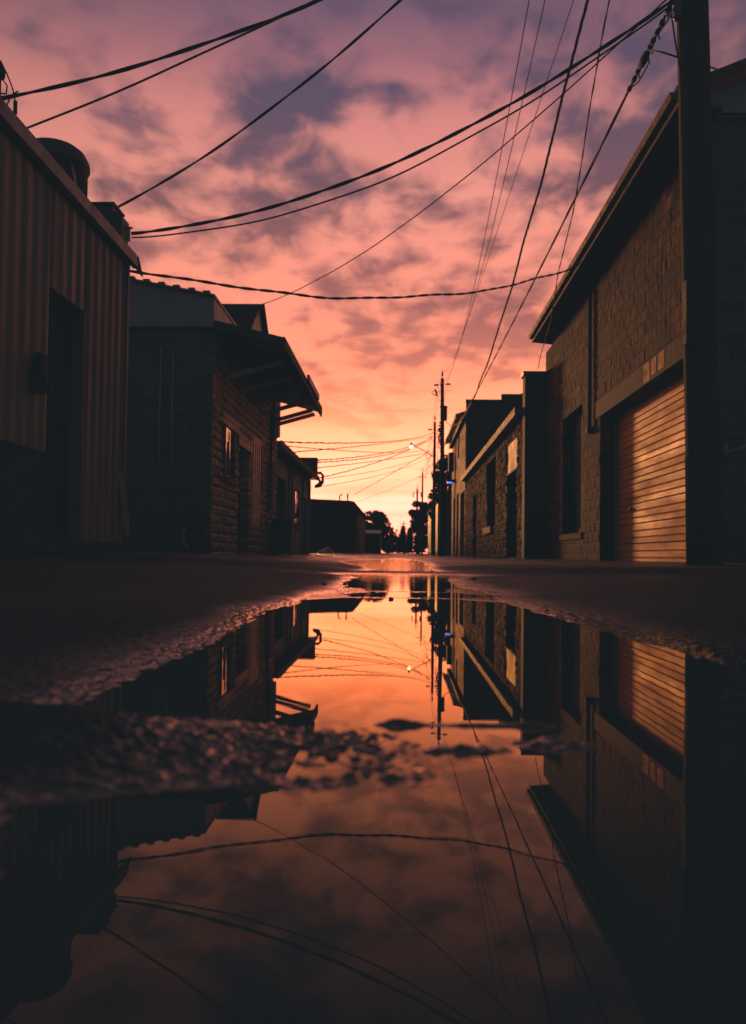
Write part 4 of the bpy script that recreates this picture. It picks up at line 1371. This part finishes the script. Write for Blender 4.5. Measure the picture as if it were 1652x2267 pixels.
# fuse cutout
fa, fb = atY(963, 862, 51.9), atY(968, 876, 51.9)
fm = MB()
fm.tube([fa, fa.lerp(fb, .5), fb], 0.06, 8)
fm.tube([fa + Vector((-0.08, 0, -0.1)), fa + Vector((-0.22, 0, -0.22)), fb + Vector((-0.1, 0, 0.0)), fb], 0.03, 6)
fm.tube([fa.lerp(fb, .4), Vector((top1.x, 51.95, fa.lerp(fb, .4).z))], 0.022, 6)
fm.build('fuse_cutout', M['insul'], t1)
q = [fb, fb + Vector((0.25, -0.1, -0.5)), Vector((ct.x - 0.17, 51.62, ct.z + 0.28))]
MB().tube(cable_pts(q[0], q[2], 0.05, 8), 0.012).build('jumper_wire', M['cable'], t1)
rk = MB()
for k in range(7):
    z = cb_.z - 0.12 - 0.17 * k
    rk.tube([(ct.x - 0.14, 51.9, z), (ct.x - 0.24 - 0.05 * (k % 2), 51.75, z)], 0.05, 8)
rk.build('secondary_rack', M['insul'], t1)
wb = MB()
for k in range(9):
    rs = random.Random(k + 5)
    z = cb_.z - rs.uniform(0.1, 1.2)
    p0_ = Vector((ct.x - 0.15, 51.8, z))
    p1_ = Vector((ct.x - 0.15 - rs.uniform(0.1, 0.5), 51.7, z - rs.uniform(0.2, 0.9)))
    p2_ = Vector((ct.x - 0.1, 51.75, z - rs.uniform(0.6, 1.2)))
    pts = []
    for i in range(9):
        t = i / 8
        pts.append(p0_ * (1 - t) ** 2 + p1_ * 2 * t * (1 - t) + p2_ * t * t)
    wb.tube(pts, 0.012)
wb.build('wire_loop', M['cable'], t1)
zz = atY(985, 1030, 52).z
MB().box(base1.x - 0.30, base1.x - 0.16, 51.8, 52.0, zz - 0.3, zz + 0.25).build('splice_box', M['black'], t1)

# street lamp pole
t2, top2, base2 = pole_at(963, 934, 70.0, 'utility pole holding the lit street lamp, left of the transformer pole', 0.17, 0.10, -0.02)
insulator(t2, top2, 0, 1.5)
for s_ in (-1, 1):
    z = atY(960, 951, 70).z
    insulator(t2, (top2.x + s_ * 0.10, 70, z), s_, 1.5)
wb = MB()
for k in range(14):
    rs = random.Random(k + 50)
    z = atY(960, rs.uniform(965, 1030), 70).z
    pts = []
    p0_ = Vector((top2.x - 0.05, 69.8, z))
    sgn = rs.choice((-1, -1, 1))
    p1_ = p0_ + Vector((sgn * rs.uniform(0.3, 1.2), 0, -rs.uniform(0.1, 0.9)))
    p2_ = p0_ + Vector((sgn * rs.uniform(0.0, 0.6), 0, -rs.uniform(0.4, 1.6)))
    for i in range(10):
        t = i / 9
        pts.append(p0_ * (1 - t) ** 2 + p1_ * 2 * t * (1 - t) + p2_ * t * t)
    wb.tube(pts, 0.015)
wb.build('wire_loop', M['cable'], t2)
lp = atY(911, 990, 70)
sl2 = thing('street_lamp', 'lit street lamp on a curved arm over the alley', 'street lamp', (top2.x, 70, lp.z))
arm = [atY(px, py, 69.9) for px, py in ((961, 1012), (945, 1002), (930, 993), (919, 988), (912, 984))]
MB().tube(arm, 0.035, 8).build('arm', M['black'], sl2)
MB().lathe((lp.x, 69.9, lp.z + 0.14), [(0.16, 0), (0.15, 0.06), (0.08, 0.12), (0.06, 0.24)], 14).build('housing', M['black'], sl2)
MB().lathe((lp.x, 69.9, lp.z - 0.20), [(0.04, 0.06), (0.12, 0.10), (0.15, 0.2), (0.12, 0.335)], 16).build('globe', M['lamp'], sl2)

# farther poles
t3, top3, base3 = pole_at(936, 1046, 118.0, 'third utility pole down the alley, thin, left of the lamp pole', 0.15, 0.11)
insulator(t3, top3, 0, 1.6)
for s_ in (-1, 1):
    insulator(t3, (top3.x + s_ * 0.1, 118, atY(936, 1056, 118).z), s_, 1.6)
t4, top4, base4 = pole_at(924, 1082, 150.0, 'distant utility pole with two hanging insulators above the far trees', 0.22, 0.16)
insulator(t4, top4, 0, 1.8)
z = atY(924, 1090, 150).z
MB().bar((top4.x - 0.75, 150, z), (top4.x + 0.75, 150, z), 0.1, 0.1).build('crossarm', M['pole'], t4)
for dx in (-0.7, 0.7):
    MB().lathe((top4.x + dx, 150, z - 0.9), [(0.03, 0), (0.1, 0.1), (0.1, 0.7), (0.03, 0.9)], 8).build('insulator', M['insul'], t4)
t5, top5, base5 = pole_at(894, 1154, 300.0, 'farthest utility pole with crossarm at the end of the alley', 0.2, 0.17)
z = atY(894, 1160, 300).z
MB().bar((top5.x - 1.3, 300, z), (top5.x + 1.3, 300, z), 0.2, 0.2).build('crossarm', M['pole'], t5)
z = atY(894, 1166, 300).z
MB().bar((top5.x - 0.9, 300, z), (top5.x + 0.9, 300, z), 0.2, 0.2).build('crossarm', M['pole'], t5)

# ------------------------------------------------------------------ CABLES
def nps(px, py, Y=7.8):
    return atY(px, py, Y)


# three primary conductors down the pole line
for i, (px_top, px1, py1, px2, py2, px3, lab) in enumerate((
        (1185, 971, 843, 955, 951, 932, 'thin high conductor down the pole line, leftmost of the three'),
        (1211, 979, 826, 963, 924, 936, 'thin high conductor down the pole line, middle of the three'),
        (1267, 992, 842, 970, 951, 940, 'thin high conductor down the pole line, rightmost of the three'))):
    a = Vector((npx(9.9) + (-0.6, -0.25, 0.6)[i], 7.75, 10.3))
    b_ = atY(px1, py1, 52)
    sg = fit_sag(a, b_, (px_top, 0))
    pts = cable_pts(a, b_, sg, 60)
    c_ = atY(px2, py2, 70)
    d_ = atY(px3, 1050, 118)
    e_ = atY(924 + (i - 1) * 5, 1086, 150)
    pts += cable_pts(b_, c_, 0.12, 8)[1:] + cable_pts(c_, d_, 0.5, 14)[1:] + cable_pts(d_, e_, 0.4, 10)[1:]
    cable('power_line', lab, pts, 0.0085, group='three conductors along the pole line')

# twisted secondary from the transformer pole toward the near pole
a = atY(985, 928, 51.8)
b_ = Vector((npx(7.6) - 0.14, 7.8, 8.6))
pts = cable_pts(a, b_, fit_sag(a, b_, (1170, 510)), 60)
cable('secondary_cable', 'thick twisted cable sagging from the transformer up past the top of the photo', pts, 0.014, 3, 0.9, 0.012)
# communication cable with splice
a = atY(984, 987, 51.7)
b_ = nps(1487, 8)
pts = cable_pts(a, b_, fit_sag(a, b_, (1240, 520)), 60)
cc = thing('communication_cable', 'heavy lashed cable with splice hardware running along the garage to the near pole', 'cable', a)
MB().tube(strand(pts, 0.013, 0.006, 2.6), 0.013, 6).build('messenger', M['cable_bright'], cc)
MB().tube(strand(pts, 0.013, 0.006, 2.6, math.pi), 0.012, 6).build('lashed_line', M['cable_bright'], cc)


def on_path(pts, py):
    return min(pts, key=lambda p: abs(proj(p)[1] - py))


dense = cable_pts(a, b_, fit_sag(a, b_, (1240, 520)), 900)
p0, p1 = on_path(dense, 150), on_path(dense, 112)
MB().tube([p0, p0.lerp(p1, .2), p0.lerp(p1, .5), p0.lerp(p1, .8), p1], [0.014, 0.034, 0.042, 0.034, 0.014], 10).build('splice_case', M['black'], cc)
for py in (22, 48, 70, 92, 105, 160, 176, 196):
    mb = MB()
    p = on_path(dense, py)
    t = (p1 - p0).normalized()
    mb.tube([p - t * 0.03, p + t * 0.03], 0.026, 8)
    mb.tube([p, p + Vector((random.uniform(-0.05, 0.05), 0, -0.07))], 0.007, 6)
    mb.build('cable_clamp', M['black'], cc)
mb = MB()
mb.tube([on_path(dense, 118), on_path(dense, 118) + Vector((0.02, 0, -0.10)), on_path(dense, 170) + Vector((0.03, 0, -0.06)), on_path(dense, 196)], 0.008)
mb.tube([on_path(dense, -5) + Vector((-0.03, 0, 0)), on_path(dense, 40) + Vector((0.03, 0, -0.03)), on_path(dense, 100) + Vector((-0.01, 0, 0))], 0.008)
mb.build('lashing_loop', M['cable'], cc)
tag(MB().tube([on_path(dense, 113) + Vector((0, 0, 0.0)), atY(1468, 116, 7.85), atY(1502, 127, 7.85)], 0.009).build('stub_guy', M['cable']), 'short stub wire from the splice to the near pole', 'cable')
a, b_ = atY(1566, 146, 7.9), atY(1622, 161, H0 - 0.3)
cable('stub_guy', 'short wire from the near pole to the gable on its right', cable_pts(a, b_, 0.01, 8), 0.008)
# thin pair dropping to the low block building
a = atY(1352, -10, 9.5)
b_ = atY(1191, 818, I0 - 0.1)
pts = cable_pts(a, b_, fit_sag(a, b_, (1270, 450)), 40)
pts = [Vector((a.x + 0.25, 7.9, a.z + 0.75))] + pts
cable('service_drop', 'thin wavy wire pair dropping to the brick parapet beside the garage', pts, 0.0065, 2, 0.9, 0.02)
# cables crossing to the left
E = nps(1490, -2)
a = atX(291, 516, -2.95)
cable('service_drop', 'thick upper wire of the pair from near pole to left roof unit', cable_pts(E, a, fit_sag(E, a, (740, 415)), 50), 0.011, 2, 0.8, 0.004)
a2 = a + Vector((0, 0, -0.035))
pts = cable_pts(E + Vector((0, 0, -0.02)), a2, fit_sag(E, a2, (600, 482)), 50)
cable('service_drop', 'lower wire of the pair from near pole to left roof unit', pts, 0.0085, 0, 1, 0.01)
a = Vector((LX - 0.05, 17.45, 5.22))
cable('service_drop', 'thin straight wire from the near pole to the dormer peak', cable_pts(nps(1485, -12), a, fit_sag(nps(1485, -12), a, (860, 525)), 50), 0.0075, 0, 1, 0.003)
a = atX(256, 461, -3.2)
E2 = Vector((npx(8.2) - 0.14, 7.8, 8.0))
cable('service_drop', 'wire rising from the lid of the roof unit to the top middle of the photo', cable_pts(E2, a, fit_sag(E2, a, (560, 275)), 50), 0.0085, 2, 1.2, 0.004)
a = atX(2, 218, LX - 0.05)
E3 = Vector((npx(7.4) - 0.14, 7.75, 7.15))
cable('service_drop', 'double wire from the near pole to the service mast, upper left', cable_pts(E3, a, fit_sag(E3, a, (330, 135)), 50), 0.0095, 2, 1.0, 0.004)
a = atX(50, 287, LX + 0.05)
cable('service_drop', 'wire from the metal roof edge joining the double wire, upper left', cable_pts(E3 + Vector((0, 0, -0.03)), a, fit_sag(E3, a, (330, 172)), 50), 0.0085, 0, 1, 0.004)
a, b_ = atX(284, 596, LX), atX(1264, 595, EXR - 0.05)
cable('span_cable', 'twisted cable strung across the alley from the metal building to the garage eave', cable_pts(a, b_, fit_sag(a, b_, (760, 658)), 60), 0.011, 2, 0.6, 0.012)
# far service drops
far_px = [((612, 978), (960, 958), (760, 981), 20.3, 69.5), ((650, 1001), (957, 966), (800, 987), 24, 69.5), ((700, 1019), (958, 968), (850, 1003), 29.3, 69.5),
          ((700, 1024), (957, 972), (830, 1012), 29.3, 69.5), ((700, 1036), (958, 1000), (830, 1021), 29.3, 69.5), ((690, 1062), (958, 966), (820, 1028), 29.8, 69.5),
          ((712, 1061), (955, 1003), (850, 1038), 29.9, 69.5), ((705, 1078), (958, 1008), (840, 1052), 29.9, 69.5), ((610, 985), (950, 996), (760, 998), 20.3, 69.5),
          ((783, 1096), (950, 1000), (850, 1058), 66, 69.5), ((690, 1140), (985, 1030), (860, 1085), 66, 69.5), ((1020, 1010), (800, 1180), (930, 1090), 69.5, 110)]
far_lab = ['topmost far service wire from the lamp pole to the block building end', 'far wire from the lamp pole to the middle of the annex roof', 'upper of the dark twin wires to the annex roof box',
           'lower of the dark twin wires to the annex roof box', 'far wire meeting the annex roof box halfway down', 'steep far wire crossing below the twin wires to the annex eave',
           'faint far wire ending at the bent pipes, upper', 'faint far wire ending at the bent pipes, lower', 'faint level wire beside the topmost far wire',
           'curved far wire from the lamp pole down to the mast on the dark roof', 'faint slanting wire low across the far sky', None]
for (pa, pb_, pm, ya_, yb_), lab in zip(far_px, far_lab):
    if lab is None: continue
    a, b_ = atY(*pa, ya_), atY(*pb_, yb_)
    tw_ = 2 if 'twin' in lab or 'topmost' in lab or 'curved' in lab else 0
    fine = 'faint' in lab
    cable('service_drop', lab, cable_pts(a, b_, fit_sag(a, b_, pm), 40), (0.011 if fine else 0.017) * (0.8 if tw_ else 1), tw_, 2.0, 0.006 if not fine else 0)

# ------------------------------------------------------------------ TREES
def leaf_cloud(mb, c, r, n, size, rs, shell=0.55):
    for _ in range(n):
        while True:
            v = Vector((rs.uniform(-1, 1), rs.uniform(-1, 1), rs.uniform(-1, 1)))
            if 0.001 < v.length <= 1: break
        v = v.normalized() * (shell + (1 - shell) * rs.random()) if rs.random() < 0.8 else v
        p = Vector(c) + Vector((v.x * r[0], v.y * r[1], v.z * r[2]))
        s = size * rs.uniform(0.6, 1.4)
        a = Vector((rs.uniform(-1, 1), rs.uniform(-1, 1), rs.uniform(-1, 1))).normalized()
        b_ = a.cross(Vector((rs.uniform(-1, 1), rs.uniform(-1, 1), rs.uniform(-1, 1)))).normalized()
        mb.quad(p - a * s, p + b_ * s * 0.45, p + a * s, p - b_ * s * 0.45)


def tree(label, base, h, rx, ncl, leaves, size, seed, trunk_h=0.35, group='trees at the far end of the alley', flat=0.8):
    rs = random.Random(seed)
    base = Vector(base)
    t = thing('tree', label, 'tree', base, group)
    mb = MB()
    th = h * trunk_h
    mb.tube([base + Vector((0, 0, -0.2)), base + Vector((0.05 * h * rs.uniform(-1, 1), 0, th)), base + Vector((0.06 * h * rs.uniform(-1, 1), 0, h * 0.75))], h * 0.028, 8, h * 0.01)
    cl = MB()
    for k in range(ncl):
        a = rs.uniform(0, 2 * math.pi)
        zz = rs.uniform(th * 1.05, h * 0.9)
        rel = (zz - th) / (h - th)
        rr = rx * (math.sin(math.pi * min(1, 0.18 + 0.82 * rel)) ** 0.6) * rs.uniform(0.35, 0.85)
        c = base + Vector((rr * math.cos(a), rr * math.sin(a), zz))
        mb.tube([base + Vector((0, 0, th * rs.uniform(0.7, 1.2))), base.lerp(c, 0.55) + Vector((0, 0, zz * 0.2)), c], h * 0.008, 5, h * 0.003)
        cr = rx * rs.uniform(0.28, 0.48)
        leaf_cloud(cl, c, (cr, cr, cr * flat), leaves // ncl, size, rs)
    mb.build('trunk', M['bark'], t)
    cl.build('crown', M['leaf'], t)
    return t


def conifer(label, base, h, r, leaves, size, seed, group='conifers at the far end of the alley'):
    rs = random.Random(seed)
    base = Vector(base)
    t = thing('conifer', label, 'tree', base, group)
    MB().tube([base + Vector((0, 0, -0.2)), base + Vector((0, 0, h * 0.97))], h * 0.02, 7, 0.02).build('trunk', M['bark'], t)
    cl = MB()
    for _ in range(leaves):
        u = rs.random() ** 0.65
        z = h * (1 - u * 0.93)
        tier = 0.75 + 0.25 * math.sin(z / h * 40 + seed)
        rr = r * u * tier * (rs.random() ** 0.5)
        a = rs.uniform(0, 2 * math.pi)
        p = base + Vector((rr * math.cos(a), rr * math.sin(a), z - 0.1 * rr))
        d = Vector((math.cos(a), math.sin(a), -0.15)) * size * rs.uniform(0.7, 1.5)
        w_ = Vector((-math.sin(a), math.cos(a), rs.uniform(-.6, .6))) * size * 0.3
        cl.quad(p - d * 0.4, p + w_, p + d, p - w_)
    cl.build('crown', M['conifer'], t)
    return t


def tree_px(label, x0, x1, ytop, Y, fn=tree, **kw):
    a, b_ = atY(x0, ytop, Y), atY(x1, ytop, Y)
    cx = (a.x + b_.x) / 2
    zb_ = gz(cx, Y)
    if fn is tree:
        return tree(label, (cx, Y, zb_), a.z - zb_, (b_.x - a.x) / 2 * 1.05, **kw)
    return conifer(label, (cx, Y, zb_), a.z - zb_, (b_.x - a.x) / 2, **kw)


tree_px('broad round tree behind the small pink-edged garage', 793, 860, 1130, 105, ncl=26, leaves=6500, size=0.16, seed=3, trunk_h=0.3)
tree_px('smaller tree right of the broad tree, its edge against the glow', 838, 880, 1160, 112, ncl=18, leaves=3600, size=0.15, seed=4, trunk_h=0.15)
tree_px('leaning full tree left of the lamp pole, overhanging the alley', 901, 956, 1102, 126, ncl=34, leaves=9500, size=0.17, seed=5, trunk_h=0.38)
tree_px('dark tree behind the pale sheds', 925, 975, 1112, 100, ncl=20, leaves=5000, size=0.16, seed=6, trunk_h=0.1)
tree_px('leafy tall tree rising behind the transformer pole', 957, 1022, 988, 80, ncl=44, leaves=9000, size=0.15, seed=8, trunk_h=0.12)
tree_px('pointed conifer at the middle of the alley end', 880, 905, 1163, 170, conifer, leaves=2600, size=0.5, seed=9)
tree_px('narrow conifer left of the overhanging tree', 898, 915, 1172, 150, conifer, leaves=2400, size=0.45, seed=10)
tree_px('short conifer under the overhanging tree', 912, 946, 1150, 140, conifer, leaves=3200, size=0.45, seed=12)
tree_px('small shrub-like tree filling the left foot of the alley end', 850, 872, 1185, 150, ncl=12, leaves=2400, size=0.2, seed=13, trunk_h=0.05)
tree_px('faint distant tree closing the alley between the conifers', 862, 896, 1188, 320, ncl=14, leaves=2400, size=0.45, seed=14, trunk_h=0.05)
# hedge-like far wood closing the horizon
mb = MB()
rs = random.Random(77)
for k in range(150):
    x = -260 + 520 * k / 149
    leaf_cloud(mb, (x, 420 + rs.uniform(-20, 20), 5 + rs.uniform(-1, 3)), (4.5, 4, 5), 40, 1.2, rs, 0.3)
tag(mb.build('distant_wood', M['leaf']), 'far-off dark line of woods along the horizon', 'wood', kind='stuff')

# ------------------------------------------------------------------ loose stones on the asphalt
for (px, py, s_, lab) in ((866, 1327, 0.006, 'dark pebble sitting in the middle of the puddle'), (764, 1295, 0.008, 'small stone at the left edge of the far puddle'),
                          (1050, 1289, 0.010, 'stone on the asphalt right of the far puddle'), (718, 1300, 0.007, 'pebble on the left bank of the puddle')):
    d = ray(px, py)
    p = EYE + d * (-CAM_H / d.z)
    rs = random.Random(int(px))
    mb = MB()
    vs, fs = [], []
    nu, nv = 10, 6
    for j in range(nv + 1):
        for i in range(nu):
            a, e_ = 2 * math.pi * i / nu, math.pi * j / nv - math.pi / 2
            q = rs.uniform(0.8, 1.15) * s_
            vs.append((p.x + q * 1.3 * math.cos(a) * math.cos(e_), p.y + q * math.sin(a) * math.cos(e_), gz(p.x, p.y) + s_ * 0.5 + q * 0.7 * math.sin(e_)))
    for j in range(nv):
        for i in range(nu):
            fs.append((j * nu + i, j * nu + (i + 1) % nu, (j + 1) * nu + (i + 1) % nu, (j + 1) * nu + i))
    mb.add(vs, fs, True)
    tag(mb.build('pebble', M['stone']), lab, 'pebble', 'loose stones around the puddle')

# ------------------------------------------------------------------ SKY
SUN_EL, SUN_AZ = rad(6.0), rad(-13.0)           # azimuth from +Y, negative = left
W = bpy.data.worlds.new('World')
S.world = W
W.use_nodes = True
nt = W.node_tree
bg = nt.nodes['Background']
out = nt.nodes['World Output']
tc = N(nt, 'ShaderNodeTexCoord')
sp = N(nt, 'ShaderNodeSeparateXYZ')
L(nt, tc.outputs['Generated'], sp.inputs[0])


def math_(op, a, b_=None, c_=None, clamp=False):
    n = N(nt, 'ShaderNodeMath', operation=op)
    n.use_clamp = clamp
    for i, v in enumerate((a, b_, c_)):
        if v is None: continue
        if isinstance(v, (int, float)): n.inputs[i].default_value = v
        else: L(nt, v, n.inputs[i])
    return n.outputs[0]


def srgb(r, g, b_):
    f = lambda c: (c / 255 / 12.92) if c / 255 <= 0.04045 else ((c / 255 + 0.055) / 1.055) ** 2.4
    return (f(r), f(g), f(b_))


z = math_('MAXIMUM', sp.outputs['Z'], 0.0)
# layer of broken cloud, seen on a plane overhead
den = math_('ADD', z, 0.16)
u = math_('DIVIDE', sp.outputs['X'], den)
v = math_('DIVIDE', sp.outputs['Y'], den)


def cloud(scale, sy, detail, rough, dist, off):
    cb2 = N(nt, 'ShaderNodeCombineXYZ')
    L(nt, math_('ADD', u, off), cb2.inputs[0])
    L(nt, math_('MULTIPLY', v, sy), cb2.inputs[1])
    cb2.inputs[2].default_value = off
    n = N(nt, 'ShaderNodeTexNoise', i_Scale=scale, i_Detail=detail, i_Roughness=rough, i_Distortion=dist)
    L(nt, cb2.outputs[0], n.inputs['Vector'])
    return n.outputs['Fac']


c1 = cloud(3.6, 0.66, 4.0, 0.50, 0.35, 5.2)
c2 = cloud(9.0, 0.85, 4.0, 0.50, 0.35, 9.1)
c3 = cloud(1.3, 0.7, 2.0, 0.5, 0.3, 1.3)
mixc = math_('ADD', math_('MULTIPLY', c1, 0.58), math_('ADD', math_('MULTIPLY', c2, 0.44), math_('MULTIPLY', c3, 0.22)))
cl = ramp(nt, [(0.50, 0.0), (0.68, 1.0)], mixc)
cl.color_ramp.interpolation = 'EASE'
def hot(k, r, g, b_):
    c = srgb(r, g, b_)
    return (c[0] * k, c[1], c[2])


lit = ramp(nt, [(0.0, hot(2.8, 255, 206, 160)), (0.04, hot(3.3, 255, 236, 204)), (0.085, hot(3.3, 255, 236, 190)), (0.12, hot(2.9, 255, 220, 162)), (0.155, hot(2.2, 255, 192, 138)),
                (0.20, hot(1.4, 254, 164, 122)), (0.27, hot(1.08, 253, 152, 124)), (0.39, srgb(244, 152, 136)), (0.456, srgb(224, 138, 132)), (0.51, srgb(164, 106, 120)), (0.56, srgb(98, 82, 114)), (1.0, srgb(60, 54, 76))], z)
drk = ramp(nt, [(0.0, hot(2.4, 252, 184, 132)), (0.04, hot(3.0, 255, 226, 190)), (0.085, hot(3.0, 255, 226, 174)), (0.12, hot(2.5, 255, 206, 146)), (0.155, hot(1.8, 252, 168, 116)),
                (0.20, srgb(224, 126, 102)), (0.27, srgb(172, 100, 94)), (0.39, srgb(118, 80, 92)), (0.456, srgb(92, 74, 98)), (0.51, srgb(76, 70, 102)), (0.56, srgb(62, 62, 98)), (1.0, srgb(38, 40, 58))], z)
mx = N(nt, 'ShaderNodeMixRGB')
L(nt, cl.outputs[0], mx.inputs[0])
L(nt, drk.outputs[0], mx.inputs[1])
L(nt, lit.outputs[0], mx.inputs[2])
# thin level bands low over the horizon
cbb = N(nt, 'ShaderNodeCombineXYZ')
L(nt, math_('MULTIPLY', sp.outputs['X'], 2.6), cbb.inputs[0])
L(nt, math_('MULTIPLY', z, 46.0), cbb.inputs[2])
bn_ = N(nt, 'ShaderNodeTexNoise', i_Scale=1.0, i_Detail=4.0, i_Roughness=0.55, i_Distortion=0.4)
L(nt, cbb.outputs[0], bn_.inputs['Vector'])
bnr = ramp(nt, [(0.47, 0.0), (0.66, 0.75)], bn_.outputs['Fac'])
bz = ramp(nt, [(0.0, 1.0), (0.10, 0.8), (0.17, 0.0)], z)
mxb = N(nt, 'ShaderNodeMixRGB')
L(nt, math_('MULTIPLY', bnr.outputs[0], bz.outputs[0]), mxb.inputs[0])
L(nt, mx.outputs[0], mxb.inputs[1])
mxb.inputs[2].default_value = (*hot(2.2, 252, 182, 126), 1)
# the rest of the dome: dusk teal behind the camera, fading in to the sides
fwd = ramp(nt, [(0.0, 0.0), (0.45, 0.0), (0.62, 0.12), (0.80, 0.30), (0.875, 0.55), (0.93, 0.84), (0.97, 1.0)], math_('MULTIPLY_ADD', sp.outputs['Y'], 0.5, 0.5))
back = ramp(nt, [(0.0, (0.095, 0.118, 0.13)), (0.4, (0.095, 0.118, 0.135)), (1.0, (0.05, 0.060, 0.082))], z)
side = ramp(nt, [(0.0, 0.0), (0.18, 0.0), (0.50, 1.0)], math_('MULTIPLY_ADD', sp.outputs['Y'], 0.5, 0.5))
sdc = ramp(nt, [(0.0, (0.46, 0.165, 0.06)), (0.3, (0.30, 0.115, 0.055)), (0.8, (0.075, 0.052, 0.066))], z)
mxs = N(nt, 'ShaderNodeMixRGB')
L(nt, side.outputs[0], mxs.inputs[0])
L(nt, back.outputs[0], mxs.inputs[1])
L(nt, sdc.outputs[0], mxs.inputs[2])
mx2 = N(nt, 'ShaderNodeMixRGB')
L(nt, fwd.outputs[0], mx2.inputs[0])
L(nt, mxs.outputs[0], mx2.inputs[1])
L(nt, mxb.outputs[0], mx2.inputs[2])
# a little physical twilight sky under the clouds
sky = N(nt, 'ShaderNodeTexSky', sky_type='NISHITA')
sky.sun_disc = False
sky.sun_elevation = SUN_EL
sky.sun_rotation = SUN_AZ
sm_ = N(nt, 'ShaderNodeMixRGB', blend_type='ADD')
sm_.inputs[0].default_value = 0.002
L(nt, mx2.outputs[0], sm_.inputs[1])
L(nt, sky.outputs[0], sm_.inputs[2])
L(nt, sm_.outputs[0], bg.inputs['Color'])
bg.inputs['Strength'].default_value = 1.0

sd = bpy.data.lights.new('sun', 'SUN')
sd.energy = 2.4
sd.angle = rad(5)
sd.color = (1.0, 0.42, 0.14)
so = bpy.data.objects.new('sun', sd)
COL.objects.link(so)
d = Vector((math.sin(SUN_AZ) * math.cos(SUN_EL), math.cos(SUN_AZ) * math.cos(SUN_EL), math.sin(SUN_EL)))
so.rotation_euler = d.to_track_quat('Z', 'Y').to_euler()
so.location = d * 50

# ------------------------------------------------------------------ render settings
S.render.engine = 'CYCLES'
S.view_settings.view_transform = 'Standard'
S.view_settings.look = 'None'
S.view_settings.exposure = 0
S.view_settings.gamma = 1
# faded-film toe: one global tone curve, the same for every pixel
S.view_settings.use_curve_mapping = True
cm = S.view_settings.curve_mapping
cm.black_level = (-0.0068, -0.0098, -0.0114)
cm.update()
S.cycles.use_denoising = True
S.cycles.max_bounces = 6
S.cycles.sample_clamp_indirect = 4.0
S.cycles.caustics_reflective = False
